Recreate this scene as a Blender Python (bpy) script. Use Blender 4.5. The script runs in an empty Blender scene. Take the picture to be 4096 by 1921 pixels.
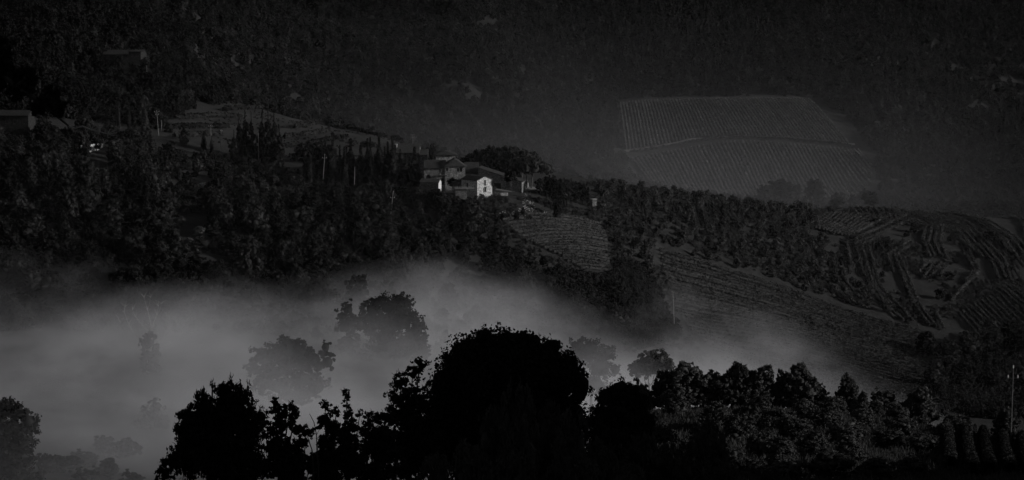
import bpy, math, random
import numpy as np
from mathutils import Vector, Matrix

# ------------------------------------------------------------------ camera, world, sun, exposure
SC = bpy.context.scene
COL = SC.collection
CAMZ = 200.0
PITCH = math.radians(6.0)
LENS = 85.0
K = 36.0 / LENS / 4096.0
CP, SP = math.cos(PITCH), math.sin(PITCH)

cam_d = bpy.data.cameras.new('camera')
cam_d.lens = LENS; cam_d.sensor_width = 36.0
cam_d.clip_start = 0.5; cam_d.clip_end = 9000.0
cam = bpy.data.objects.new('camera', cam_d)
cam.location = (0, 0, CAMZ)
cam.rotation_euler = (math.radians(90) - PITCH, 0, 0)
COL.objects.link(cam)
SC.camera = cam

SUN_EL = math.radians(14.0)
SUN_AZ = math.radians(8.0)      # from +X turned towards the camera (-Y)
sdir = Vector((math.cos(SUN_EL) * math.cos(SUN_AZ), -math.cos(SUN_EL) * math.sin(SUN_AZ), math.sin(SUN_EL)))

world = bpy.data.worlds.new('World'); SC.world = world
world.use_nodes = True
wn = world.node_tree; wn.nodes.clear()
wo = wn.nodes.new('ShaderNodeOutputWorld')
wb = wn.nodes.new('ShaderNodeBackground')
sky = wn.nodes.new('ShaderNodeTexSky'); sky.sky_type = 'NISHITA'; sky.sun_disc = False
sky.sun_elevation = SUN_EL
sky.sun_rotation = math.atan2(sdir.x, sdir.y)
hs = wn.nodes.new('ShaderNodeHueSaturation'); hs.inputs['Saturation'].default_value = 0.04; hs.inputs['Value'].default_value = 0.55   # grey of the same luminance as the blue sky
wn.links.new(sky.outputs[0], hs.inputs['Color'])
wn.links.new(hs.outputs[0], wb.inputs['Color'])
wb.inputs['Strength'].default_value = 0.05
wn.links.new(wb.outputs[0], wo.inputs[0])

sun_d = bpy.data.lights.new('sun', 'SUN')
sun_d.energy = 3.1; sun_d.angle = math.radians(0.5); sun_d.color = (1.0, 0.985, 0.97)
sun = bpy.data.objects.new('sun', sun_d)
sun.rotation_euler = (-sdir).to_track_quat('-Z', 'Y').to_euler()
COL.objects.link(sun)

SC.view_settings.view_transform = 'Standard'
SC.view_settings.look = 'None'
SC.view_settings.exposure = 0.0
SC.view_settings.gamma = 1.0
SC.view_settings.use_curve_mapping = False
SC.render.engine = 'CYCLES'
SC.cycles.max_bounces = 3
SC.cycles.diffuse_bounces = 1
SC.cycles.glossy_bounces = 1
SC.cycles.transmission_bounces = 1
SC.cycles.transparent_max_bounces = 8
SC.cycles.volume_bounces = 1
SC.cycles.volume_step_rate = 0.5
SC.cycles.volume_max_steps = 64
SC.cycles.use_adaptive_sampling = True
SC.cycles.adaptive_threshold = 0.03
SC.cycles.use_denoising = True
SC.cycles.caustics_reflective = False
SC.cycles.caustics_refractive = False

R = random.Random(7)
NR = np.random.default_rng(11)

# ------------------------------------------------------------------ helpers: tags and objects
def tag(o, label=None, cat=None, group=None, kind=None):
    if label: o['label'] = label
    if cat: o['category'] = cat
    if group: o['group'] = group
    if kind: o['kind'] = kind
    return o

def empty(name, loc, rz=0.0):
    o = bpy.data.objects.new(name, None); COL.objects.link(o)
    o.location = loc; o.rotation_euler = (0, 0, rz)
    o.empty_display_size = 0.5
    return o

def link(name, me, parent=None, loc=None):
    o = bpy.data.objects.new(name, me); COL.objects.link(o)
    if parent is not None: o.parent = parent
    if loc is not None: o.location = loc
    return o

def mesh_np(name, V, F, mat, smooth=False, mats=None, mi=None):
    """V (n,3) float, F list/array of quads or tris (fixed width)"""
    V = np.asarray(V, dtype=np.float32); F = np.asarray(F, dtype=np.int32)
    me = bpy.data.meshes.new(name)
    me.vertices.add(len(V)); me.vertices.foreach_set('co', V.ravel())
    w = F.shape[1]
    me.loops.add(F.size); me.loops.foreach_set('vertex_index', F.ravel())
    me.polygons.add(len(F))
    me.polygons.foreach_set('loop_start', np.arange(0, F.size, w, dtype=np.int32))
    me.polygons.foreach_set('loop_total', np.full(len(F), w, dtype=np.int32))
    for m in (mats or [mat]): me.materials.append(m)
    if mi is not None: me.polygons.foreach_set('material_index', np.asarray(mi, dtype=np.int32))
    me.update(calc_edges=True)
    me.validate()
    if smooth: me.polygons.foreach_set('use_smooth', np.ones(len(me.polygons), dtype=bool))
    return me

class MB:
    """collects polygons, builds one mesh"""
    def __init__(s): s.v = []; s.f = []
    def poly(s, pts):
        n = len(s.v); s.v += [tuple(p) for p in pts]; s.f.append(tuple(range(n, n + len(pts))))
    def box(s, x0, x1, y0, y1, z0, z1):
        n = len(s.v)
        s.v += [(x0,y0,z0),(x1,y0,z0),(x1,y1,z0),(x0,y1,z0),(x0,y0,z1),(x1,y0,z1),(x1,y1,z1),(x0,y1,z1)]
        for f in ((0,3,2,1),(4,5,6,7),(0,1,5,4),(1,2,6,5),(2,3,7,6),(3,0,4,7)): s.f.append(tuple(n+i for i in f))
    def tube(s, pts, rad, seg=6, cap=True):
        """tapered tube along pts; rad list"""
        pts = [Vector(p) for p in pts]; n0 = len(s.v)
        for i, p in enumerate(pts):
            d = (pts[min(i+1, len(pts)-1)] - pts[max(i-1, 0)]).normalized()
            a = d.orthogonal().normalized() if abs(d.z) > .95 else d.cross(Vector((0,0,1))).normalized()
            b = d.cross(a)
            for j in range(seg):
                t = 2*math.pi*j/seg
                q = p + (a*math.cos(t) + b*math.sin(t))*rad[i]
                s.v.append(tuple(q))
        for i in range(len(pts)-1):
            for j in range(seg):
                k = (j+1) % seg
                s.f.append((n0+i*seg+j, n0+i*seg+k, n0+(i+1)*seg+k, n0+(i+1)*seg+j))
        if cap:
            s.f.append(tuple(n0+j for j in range(seg))[::-1])
            s.f.append(tuple(n0+(len(pts)-1)*seg+j for j in range(seg)))
    def mesh(s, name, mat):
        me = bpy.data.meshes.new(name); me.from_pydata(s.v, [], s.f)
        me.materials.append(mat); me.update(); return me
    def build(s, name, mat, parent=None, loc=None):
        return link(name, s.mesh(name, mat), parent, loc)

# ------------------------------------------------------------------ materials (grey: a black and white world)
def mat_noise(name, lo, hi, scale, rough=0.9, bump=0.0, detail=4, spec=0.2, voronoi=None, obj=False):
    m = bpy.data.materials.new(name); m.use_nodes = True
    nt = m.node_tree; b = nt.nodes['Principled BSDF']
    b.inputs['Roughness'].default_value = rough
    b.inputs['Specular IOR Level'].default_value = spec
    tc = nt.nodes.new('ShaderNodeTexCoord'); src = tc.outputs['Object']
    if not obj:
        g = nt.nodes.new('ShaderNodeNewGeometry'); src = g.outputs['Position']
    n = nt.nodes.new('ShaderNodeTexNoise'); n.inputs['Scale'].default_value = scale; n.inputs['Detail'].default_value = detail
    nt.links.new(src, n.inputs['Vector'])
    r = nt.nodes.new('ShaderNodeMapRange')
    r.inputs['From Min'].default_value = 0.3; r.inputs['From Max'].default_value = 0.7
    r.inputs['To Min'].default_value = lo; r.inputs['To Max'].default_value = hi
    nt.links.new(n.outputs['Fac'], r.inputs['Value'])
    val = r.outputs[0]; hgt = n.outputs['Fac']
    if voronoi:
        v = nt.nodes.new('ShaderNodeTexVoronoi'); v.inputs['Scale'].default_value = voronoi
        mp = nt.nodes.new('ShaderNodeMapping'); mp.inputs['Scale'].default_value = (1, 1, 1.7)
        nt.links.new(src, mp.inputs['Vector']); nt.links.new(mp.outputs[0], v.inputs['Vector'])
        v2 = nt.nodes.new('ShaderNodeTexVoronoi'); v2.feature = 'DISTANCE_TO_EDGE'; v2.inputs['Scale'].default_value = voronoi
        nt.links.new(mp.outputs[0], v2.inputs['Vector'])
        j = nt.nodes.new('ShaderNodeMapRange'); j.inputs['From Max'].default_value = 0.10
        j.inputs['To Min'].default_value = 0.35; j.inputs['To Max'].default_value = 1.0
        nt.links.new(v2.outputs['Distance'], j.inputs['Value'])
        sx = nt.nodes.new('ShaderNodeSeparateColor'); nt.links.new(v.outputs['Color'], sx.inputs[0])
        q = nt.nodes.new('ShaderNodeMapRange'); q.inputs['To Min'].default_value = 0.45; q.inputs['To Max'].default_value = 1.5
        nt.links.new(sx.outputs[0], q.inputs['Value'])
        a = nt.nodes.new('ShaderNodeMath'); a.operation = 'MULTIPLY'
        nt.links.new(q.outputs[0], a.inputs[0]); nt.links.new(j.outputs[0], a.inputs[1])
        c = nt.nodes.new('ShaderNodeMath'); c.operation = 'MULTIPLY'
        nt.links.new(a.outputs[0], c.inputs[0]); nt.links.new(val, c.inputs[1])
        val = c.outputs[0]; hgt = j.outputs[0]
    cc = nt.nodes.new('ShaderNodeCombineColor')
    for i in range(3): nt.links.new(val, cc.inputs[i])
    nt.links.new(cc.outputs[0], b.inputs['Base Color'])
    if bump:
        bp = nt.nodes.new('ShaderNodeBump'); bp.inputs['Strength'].default_value = bump; bp.inputs['Distance'].default_value = 0.15
        nt.links.new(hgt, bp.inputs['Height']); nt.links.new(bp.outputs[0], b.inputs['Normal'])
    return m

def mat_leaf(name, lo, hi, trans=0.25, scale=0.6, rand=0.5):
    """leaf card: diffuse + a little translucency, tone varies per clump and per plant"""
    m = bpy.data.materials.new(name); m.use_nodes = True
    nt = m.node_tree; nt.nodes.clear()
    out = nt.nodes.new('ShaderNodeOutputMaterial')
    d = nt.nodes.new('ShaderNodeBsdfDiffuse'); t = nt.nodes.new('ShaderNodeBsdfTranslucent')
    mx = nt.nodes.new('ShaderNodeMixShader'); mx.inputs[0].default_value = trans
    g = nt.nodes.new('ShaderNodeNewGeometry'); oi = nt.nodes.new('ShaderNodeObjectInfo')
    n = nt.nodes.new('ShaderNodeTexNoise'); n.inputs['Scale'].default_value = scale; n.inputs['Detail'].default_value = 2
    nt.links.new(g.outputs['Position'], n.inputs['Vector'])
    r = nt.nodes.new('ShaderNodeMapRange'); r.inputs['From Min'].default_value = .3; r.inputs['From Max'].default_value = .7
    r.inputs['To Min'].default_value = lo; r.inputs['To Max'].default_value = hi
    nt.links.new(n.outputs['Fac'], r.inputs['Value'])
    q = nt.nodes.new('ShaderNodeMapRange'); q.inputs['To Min'].default_value = 1 - rand; q.inputs['To Max'].default_value = 1 + rand
    nt.links.new(oi.outputs['Random'], q.inputs['Value'])
    a = nt.nodes.new('ShaderNodeMath'); a.operation = 'MULTIPLY'
    nt.links.new(r.outputs[0], a.inputs[0]); nt.links.new(q.outputs[0], a.inputs[1])
    cc = nt.nodes.new('ShaderNodeCombineColor')
    for i in range(3): nt.links.new(a.outputs[0], cc.inputs[i])
    nt.links.new(cc.outputs[0], d.inputs['Color']); nt.links.new(cc.outputs[0], t.inputs['Color'])
    nt.links.new(d.outputs[0], mx.inputs[1]); nt.links.new(t.outputs[0], mx.inputs[2])
    nt.links.new(mx.outputs[0], out.inputs[0])
    return m

M_wood_leaf = mat_leaf('forest_leaves', .016, .034, .2, .12)
M_dark_leaf = mat_leaf('dark_leaves', .014, .028, .2, rand=.3)
M_shade_leaf = mat_leaf('shade_toned_forest_leaves', .007, .014, .15, .3)  # forest leaves with the darkness of the left side put into their colour
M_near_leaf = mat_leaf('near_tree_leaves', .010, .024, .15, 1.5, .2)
M_near_leaf2 = mat_leaf('near_shrub_leaves', .03, .055, .2, 1.5, .2)
M_olive_leaf = mat_leaf('olive_leaves', .042, .075, .25, rand=.3)
M_thick_leaf = mat_leaf('thicket_leaves', .014, .036, .2, .35)
M_cypress = mat_leaf('cypress_leaves', .02, .035, .1, rand=.3)
M_pine = mat_leaf('pine_needles', .025, .045, .15, rand=.2)
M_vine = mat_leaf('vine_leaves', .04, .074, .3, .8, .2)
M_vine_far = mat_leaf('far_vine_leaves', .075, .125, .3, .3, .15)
M_bark = mat_noise('bark', .05, .10, 3.0, bump=.4)
M_pale_bark = mat_noise('pale_dead_bark', .2, .3, 2.0)
M_grey_bark = mat_noise('near_bark', .02, .04, 6.0)
M_ground = mat_noise('hill_soil_and_grass', .003, .030, 0.11, detail=15, bump=.9)
for n_ in M_ground.node_tree.nodes:
    if n_.type == 'TEX_NOISE': n_.inputs['Roughness'].default_value = .78
    if n_.type == 'BUMP': n_.inputs['Distance'].default_value = .8
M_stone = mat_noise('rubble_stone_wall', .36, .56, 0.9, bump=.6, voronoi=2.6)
M_shade_roof = mat_noise('shade_toned_roof_tiles', .012, .03, 1.6, bump=.3)  # tile colour lowered to stand in for shade on the left roofs
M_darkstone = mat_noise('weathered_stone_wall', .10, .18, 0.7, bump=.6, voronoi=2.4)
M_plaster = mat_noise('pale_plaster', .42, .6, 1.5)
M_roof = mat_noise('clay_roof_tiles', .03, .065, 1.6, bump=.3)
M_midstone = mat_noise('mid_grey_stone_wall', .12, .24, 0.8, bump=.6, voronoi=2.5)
M_shade_stone = mat_noise('shade_toned_stone_wall', .012, .03, 0.7, bump=.6, voronoi=2.4)  # stone colour lowered to stand in for the dim left of the view
M_shutter = mat_noise('dark_wooden_shutter', .02, .035, 3)
M_wood = mat_noise('weathered_wood', .25, .35, 4)
M_conc = mat_noise('pale_concrete_pole', .16, .24, 4)
M_metal = mat_noise('grey_metal', .3, .4, 4)
M_ceramic = mat_noise('white_ceramic', .4, .5, 4)
M_track = mat_noise('gravel_track', .09, .15, 1.2, detail=6)
M_grass = mat_noise('dry_grass', .016, .034, 0.5, detail=10, bump=.5)
M_white = mat_noise('white_paint', .7, .8, 2)
M_rock = mat_noise('pale_limestone', .22, .4, 2)

# ------------------------------------------------------------------ terrain
def zray(py, D):
    v = (960.5 - py) * K
    return D * (-SP + v * CP) / (CP + v * SP)
def xray_(px, py, D):
    v = (960.5 - py) * K
    return D * ((px - 2048) * K) / (CP + v * SP)
def P(px, py, D):
    return Vector((xray_(px, py, D), D, CAMZ + zray(py, D)))

NEAR_L = [(0,'z',-4),(60,'z',-19),(120,'z',-32),(180,'z',-43),(230,'z',-55),(300,'z',-74),(400,'z',-96)]
def nearR(e0, e1, e2):
    return [(0,'z',-4),(60,'z',-17),(120,'z',-29),(160,'z',-35.5),(200,1935),(250,e0),(300,e1),(325,e2),(345,e2+20),(400,'z',-88)]
COLS = {
 -900: NEAR_L+[(520,'z',-108),(700,'z',-112),(780,1330),(850,1100),(920,850),(1000,560),(1060,440),(1150,400),(1300,290),(1500,120),(1700,-60),(2000,'z',40),(2600,'z',110)],
 0: NEAR_L+[(520,'z',-110),(700,'z',-113),(780,1330),(850,1110),(920,860),(1000,580),(1060,480),(1150,450),(1300,340),(1500,180),(1700,0),(2000,'z',18),(2600,'z',90)],
 600: NEAR_L+[(520,'z',-112),(700,'z',-115),(780,1330),(860,1090),(930,880),(1000,680),(1050,610),(1100,540),(1200,480),(1300,390),(1450,260),(1700,60),(1900,'z',0),(2600,'z',70)],
 1000: NEAR_L+[(520,'z',-112),(700,'z',-116),(785,1330),(860,1140),(930,950),(1000,780),(1060,680),(1110,600),(1200,560),(1300,480),(1400,435),(1500,450),(1700,370),(2000,210),(2400,0),(2600,'z',40)],
 1500: NEAR_L+[(520,'z',-114),(700,'z',-119),(800,1340),(860,1165),(930,970),(1000,800),(1040,742),(1100,660),(1200,595),(1300,545),(1400,565),(1500,600),(1700,520),(1900,380),(2200,170),(2500,0),(2700,'z',10)],
 1950: NEAR_L+[(520,'z',-116),(700,'z',-124),(850,'z',-127),(890,1340),(925,1180),(960,990),(985,855),(1000,797),(1030,755),(1060,712),(1100,670),(1150,675),(1300,700),(1500,700),(1700,560),(1900,430),(2200,220),(2500,20),(2700,'z',5)],
 2250: NEAR_L+[(520,'z',-122),(700,'z',-132),(860,'z',-135),(900,1400),(940,1190),(975,1015),(1000,895),(1015,850),(1040,795),(1080,742),(1120,702),(1180,722),(1400,760),(1600,720),(1800,590),(2000,450),(2300,220),(2500,60),(2700,'z',0)],
 2600: nearR(1800,1670,1652)+[(520,'z',-122),(700,'z',-138),(860,'z',-142),(930,1430),(980,1190),(1020,1010),(1060,880),(1100,808),(1140,775),(1250,800),(1500,850),(1650,825),(1750,780),(1850,640),(2000,420),(2300,180),(2500,20),(2700,'z',0)],
 3000: nearR(1790,1660,1648)+[(520,'z',-125),(700,'z',-145),(880,'z',-150),(950,1490),(1000,1290),(1040,1130),(1090,970),(1130,888),(1170,845),(1300,860),(1500,900),(1700,830),(1850,620),(2000,410),(2300,180),(2500,20),(2700,'z',0)],
 3500: nearR(1800,1695,1685)+[(520,'z',-128),(700,'z',-150),(900,'z',-157),(980,1510),(1040,1310),(1100,1130),(1160,985),(1200,905),(1240,850),(1400,900),(1600,900),(1750,790),(1900,570),(2050,400),(2400,150),(2600,0),(2700,'z',0)],
 4096: nearR(1870,1800,1790)+[(520,'z',-130),(700,'z',-152),(900,'z',-160),(980,1610),(1040,1400),(1100,1200),(1160,1065),(1210,960),(1250,890),(1270,882),(1450,950),(1700,900),(2000,640),(2400,300),(2700,60)],
 5000: nearR(1890,1840,1830)+[(520,'z',-130),(700,'z',-152),(900,'z',-160),(980,1620),(1040,1420),(1100,1220),(1160,1085),(1210,980),(1250,905),(1270,895),(1450,960),(1700,900),(2000,640),(2400,300),(2700,60)],
}
DG = np.arange(0, 3301, 5.0)
SG = np.linspace(-900, 5000, 119)          # 50 'px' columns of azimuth
SG_s = (SG - 2048) * K                      # azimuth slope x/y approx
def pchip(xs, ys, xq):
    xs = np.array(xs, float); ys = np.array(ys, float)
    h = np.diff(xs); d = np.diff(ys)/h
    m = np.zeros(len(xs)); m[0] = d[0]; m[-1] = d[-1]
    for i in range(1, len(xs)-1):
        if d[i-1]*d[i] > 0:
            w1 = 2*h[i]+h[i-1]; w2 = h[i]+2*h[i-1]
            m[i] = (w1+w2)/(w1/d[i-1]+w2/d[i])
    i = np.clip(np.searchsorted(xs, xq)-1, 0, len(xs)-2)
    t = np.clip((xq-xs[i])/h[i], 0, 1.0)
    ext = np.where(xq > xs[-1], (xq-xs[-1])*m[-1], 0)
    return ((2*t**3-3*t**2+1)*ys[i] + (t**3-2*t**2+t)*h[i]*m[i] + (-2*t**3+3*t**2)*ys[i+1] + (t**3-t**2)*h[i]*m[i+1]) + ext
rows_ = []
cx_ = sorted(COLS)
for c in cx_:
    xs = []; ys = []
    for t in COLS[c]:
        xs.append(t[0]); ys.append(t[2] if t[1] == 'z' else zray(t[1], t[0]))
    rows_.append(pchip(xs, ys, DG))
rows_ = np.array(rows_)                     # (ncol, nD)
ZG = np.zeros((len(SG), len(DG)))
for j in range(len(DG)): ZG[:, j] = pchip(cx_, rows_[:, j], SG)
kern = np.array([1, 2, 3, 2, 1.]); kern /= kern.sum()
pad = np.pad(ZG, ((0,0),(2,2)), 'edge')
ZG = sum(kern[i]*pad[:, i:i+ZG.shape[1]] for i in range(5))
pad = np.pad(ZG, ((2,2),(0,0)), 'edge')
ZG = sum(kern[i]*pad[i:i+ZG.shape[0], :] for i in range(5))

_perm = NR.random((64, 64))
def vnoise(x, y):
    xi = np.floor(x).astype(int); yi = np.floor(y).astype(int); fx = x-xi; fy = y-yi
    fx = fx*fx*(3-2*fx); fy = fy*fy*(3-2*fy)
    a = _perm[xi % 64, yi % 64]; b = _perm[(xi+1) % 64, yi % 64]; c = _perm[xi % 64, (yi+1) % 64]; d = _perm[(xi+1) % 64, (yi+1) % 64]
    return (a*(1-fx)+b*fx)*(1-fy) + (c*(1-fx)+d*fx)*fy - .5
def fbm(x, y, s, o=3):
    t = 0; a = 1
    for i in range(o): t = t + a*vnoise(x/s+i*17.3, y/s+i*9.1); s /= 2.1; a *= .5
    return t
def H(x, y):
    """ground height (world z) at x, y (arrays or scalars)"""
    x = np.asarray(x, float); y = np.asarray(y, float)
    yy = np.maximum(y, 1.0)
    s = (x/yy)/K/1.0 * CP + 2048             # azimuth column
    fi = np.clip((s - SG[0])/(SG[1]-SG[0]), 0, len(SG)-1.001); i = fi.astype(int); a = fi-i
    fj = np.clip(yy/5.0, 0, len(DG)-1.001); j = fj.astype(int); b = fj-j
    z = (ZG[i,j]*(1-a)+ZG[i+1,j]*a)*(1-b) + (ZG[i,j+1]*(1-a)+ZG[i+1,j+1]*a)*b
    amp = np.clip((yy-1350)/400, 0, 1)
    z = z + fbm(x, y, 260., 4)*26*amp*np.clip((np.abs(s-2950)-560)/500, 0.03, 1)*1.6
    z = z + fbm(x, y, 14., 2)*np.clip((yy-100)/400, 0, 1)*0.9
    r1 = np.clip((x-58)/95, 0, 1); r2 = np.clip((225-y)/70, 0, 1)
    z = z + 52*(r1*r1*(3-2*r1))*(r2*r2*(3-2*r2))   # unseen rise added at right to keep low sun off the foreground trees
    return z + CAMZ
def Hs(x, y): return float(H(x, y))
def G(px, py, D0=150, D1=2900):
    """ground point seen at a place of the photograph"""
    v = (960.5-py)*K
    Ds = np.arange(D0, D1, 2.0)
    X = Ds*((px-2048)*K)/(CP+v*SP)
    zr = CAMZ + Ds*(-SP+v*CP)/(CP+v*SP)
    g = H(X, Ds)
    w = np.where(g >= zr)[0]
    k = w[0] if len(w) else len(Ds)-1
    return Vector((float(X[k]), float(Ds[k]), float(g[k])))

def build_terrain():
    ys = np.concatenate([np.arange(2, 300, 6), np.arange(300, 760, 10), np.arange(760, 1300, 4.0), np.arange(1300, 3250, 16)])
    ss = np.concatenate([np.linspace(-7000, -1250, 24), np.linspace(-1200, 5300, 240), np.linspace(5400, 15000, 50)])
    S, Y = np.meshgrid((ss-2048)*K/CP, ys, indexing='ij')
    X = S*Y
    X = np.where(Y < 200, S*200, X)          # keep width near the camera
    Z = H(X, Y)
    nS, nY = S.shape
    V = np.stack([X, Y, Z], -1).reshape(-1, 3)
    a = (np.arange(nS-1)[:, None]*nY + np.arange(nY-1)[None, :]).ravel()
    F = np.stack([a, a+nY, a+nY+1, a+1], -1)
    o = link('ground', mesh_np('ground', V, F, M_ground, smooth=True))
    tag(o, kind='structure')
build_terrain()

# ------------------------------------------------------------------ plants
def leaf_quads(C, N, size, rng, tilt=0.9, aspect=1.0, up=None):
    """quads at centres C, normals around N"""
    n = len(C)
    nn = N + rng.normal(0, tilt, (n, 3)); nn /= np.linalg.norm(nn, axis=1)[:, None]
    t = rng.normal(0, 1, (n, 3)) if up is None else up + rng.normal(0, .35, (n, 3))
    t -= (t*nn).sum(1)[:, None]*nn; t /= np.linalg.norm(t, axis=1)[:, None]
    b = np.cross(nn, t)
    s = (size*rng.uniform(.55, 1.4, n))[:, None]
    t = t*s*aspect; b = b*s/aspect*.8
    k = rng.uniform(-.35, .35, (n, 1))
    V = np.stack([C-t, C-b*(1+k), C+t, C+b*(1-k)], 1)
    return V.reshape(-1, 3)

def blob(c, r, rng, sub=2):
    """rough icosphere core"""
    import bmesh
    bm = bmesh.new(); bmesh.ops.create_icosphere(bm, subdivisions=sub, radius=1)
    V = np.array([v.co[:] for v in bm.verts]); F = np.array([[v.index for v in f.verts] for f in bm.faces]); bm.free()
    V = V*(1+rng.uniform(-.32, .16, (len(V), 1)))*np.array(r)+np.array(c)
    return V, F

def crown_arrays(lobes, n, leaf, rng, core=.78, tilt=.8, rmin=.72, rmax=1.06, bottom=-.55, aspect=1.0, up=None, spray=0.05, clumps=None):
    """leaves gathered in clumps that sit on and in the lobes of a crown, round a rough inner body"""
    lobes = np.array(lobes, float)
    w = (lobes[:, 3]*lobes[:, 4]+lobes[:, 3]*lobes[:, 5]+lobes[:, 4]*lobes[:, 5]); w /= w.sum()
    nc = clumps or int(np.clip(n/26, 26, 1400)); cp = []; cn = []; cr = []
    while len(cp) < nc:
        i = rng.choice(len(lobes), p=w); L = lobes[i]
        d = rng.normal(0, 1, 3); d /= np.linalg.norm(d)
        if d[2] < bottom: continue
        rr = rng.uniform(rmin, 1.0)+(rng.random() < spray+.12)*rng.uniform(.04, .22)
        p = L[:3]+d*L[3:6]*rr
        if ((((p-lobes[:, :3])/lobes[:, 3:6])**2).sum(1) < (rmin*.85)**2).any(): continue
        cp.append(p); cn.append(d); cr.append(min(L[3], L[5])*rng.uniform(.16, .40))
    cp = np.array(cp); cn = np.array(cn); cr = np.array(cr)
    pw = cr**1.6; pw /= pw.sum(); j = rng.choice(nc, n, p=pw)
    d = rng.normal(0, 1, (n, 3)); d /= np.linalg.norm(d, axis=1)[:, None]
    C = cp[j]+d*(cr[j]*rng.uniform(.35, 1.05, n))[:, None]*np.array([1, 1, .8])
    Nn = d*.8+cn[j]*.5+np.array([0, 0, .15])
    V = leaf_quads(C, Nn, leaf, rng, tilt, aspect, up)
    F = np.arange(len(V)).reshape(-1, 4)
    if core:
        cv = []; cf = []; off = len(V)
        for q in lobes:
            bv, bf = blob(q[:3], q[3:6]*core*.74, rng, 1 if n < 2500 else 2)
            cf.append(np.concatenate([bf, bf[:, 2:3]], 1)+off); off += len(bv); cv.append(bv)
        V = np.concatenate([V]+cv); CF = np.concatenate(cf)
        return V, F, CF
    return V, F, None

def quads_tris_mesh(name, V, F, CF, mat):
    """quads F and triangles CF (stored with a doubled last index)"""
    me = bpy.data.meshes.new(name)
    nt = 0 if CF is None else len(CF)
    me.vertices.add(len(V)); me.vertices.foreach_set('co', np.asarray(V, np.float32).ravel())
    idx = F.ravel(); 
    if nt: idx = np.concatenate([idx, CF[:, :3].ravel()])
    me.loops.add(len(idx)); me.loops.foreach_set('vertex_index', idx.astype(np.int32))
    me.polygons.add(len(F)+nt)
    ls = np.concatenate([np.arange(len(F))*4, len(F)*4+np.arange(nt)*3]).astype(np.int32)
    lt = np.concatenate([np.full(len(F), 4), np.full(nt, 3)]).astype(np.int32)
    me.polygons.foreach_set('loop_start', ls); me.polygons.foreach_set('loop_total', lt)
    me.materials.append(mat); me.update(calc_edges=True)
    return me

def random_lobes(rng, H_, W_, n=7, base=.25):
    """lobes filling a round crown of height H_, width W_ standing on z=0; crown starts at base*H_"""
    zc = H_*(base+(1-base)*.5); hz = H_*(1-base)*.5
    L = [(0, 0, zc, W_*.33, W_*.33, hz*.85)]
    for i in range(n):
        a = 2*math.pi*(i+rng.uniform(-.3, .3))/n
        e = rng.uniform(-.95, .75); rr = W_*.5*rng.uniform(.42, .62)*math.cos(e*.8)
        r = W_*rng.uniform(.17, .27)
        L.append((math.cos(a)*rr, math.sin(a)*rr, zc+math.sin(e)*hz*.72, r, r, max(r*.8, hz*.3)))
    for i in range(max(2, n//3)):
        a = rng.uniform(0, 6.28); r = W_*rng.uniform(.15, .22)
        L.append((math.cos(a)*W_*.15, math.sin(a)*W_*.15, zc+hz*.72, r, r, r))
        a = rng.uniform(0, 6.28); r = W_*rng.uniform(.2, .26)
        L.append((math.cos(a)*W_*.2, math.sin(a)*W_*.2, zc-hz*.62, r, r, hz*.34))
    return L

def crown_mesh(name, H_, W_, n, leaf, mat, seed, nl=7, base=.25, **kw):
    rng = np.random.default_rng(seed)
    V, F, CF = crown_arrays(random_lobes(rng, H_, W_, nl, base), n, leaf, rng, **kw)
    return quads_tris_mesh(name, V, F, CF, mat)

def trunk_mesh(name, H_, r, seed, mat, forks=4, spread=.3, top=.75, lean=0.0, z_fork=.3, seg=6):
    rr = random.Random(seed); mb = MB()
    p0 = Vector((0, 0, -1.2)); zf = H_*z_fork
    pf = Vector((lean*zf, rr.uniform(-.05, .05)*H_, zf))
    mb.tube([p0, Vector((lean*zf*.4, 0, zf*.45)), pf], [r*1.25, r, r*.8], seg)
    for i in range(forks):
        a = 2*math.pi*i/forks+rr.uniform(-.4, .4)
        s = spread*H_*rr.uniform(.6, 1.1)
        e = pf+Vector((math.cos(a)*s, math.sin(a)*s, H_*(top-z_fork)*rr.uniform(.75, 1.05)))
        m = pf.lerp(e, .5)+Vector((math.cos(a)*s*.18, math.sin(a)*s*.18, -.03*H_))
        mb.tube([pf, m, e], [r*.6, r*.4, r*.1], 5)
    return mb.mesh(name, mat)

# prototypes --------------------------------------------------------------
def merged_tree(name, H_, W_, n, leaf, mat, seed, base=.12, **kw):
    """small tree whose trunk is hardly seen: one mesh"""
    return crown_mesh(name, H_, W_, n, leaf, mat, seed, base=base, **kw)

PR_FOREST = [merged_tree('forest_tree', 9+i % 3, 7.5+.7*(i % 4), 340, .85, M_wood_leaf, 100+i, nl=5, base=.05, core=.82) for i in range(6)]
PR_FOREST_D = []
for i, me in enumerate(PR_FOREST):
    m2 = me.copy(); m2.name = 'shade_toned_tree'; m2.materials.clear(); m2.materials.append(M_shade_leaf); PR_FOREST_D.append(m2)  # same forest trees, shade put into the leaf colour
PR_THICK = [merged_tree('bush', 6.5+.8*(i % 3), 7+.6*(i % 4), 1500, .36, M_thick_leaf, 200+i, nl=6, base=.0) for i in range(6)]
PR_WOOD = [merged_tree('woodland_tree', 10+1.2*(i % 4), 9+.7*(i % 3), 3800, .34, M_thick_leaf, 300+i, nl=9, base=.0) for i in range(8)]

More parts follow.
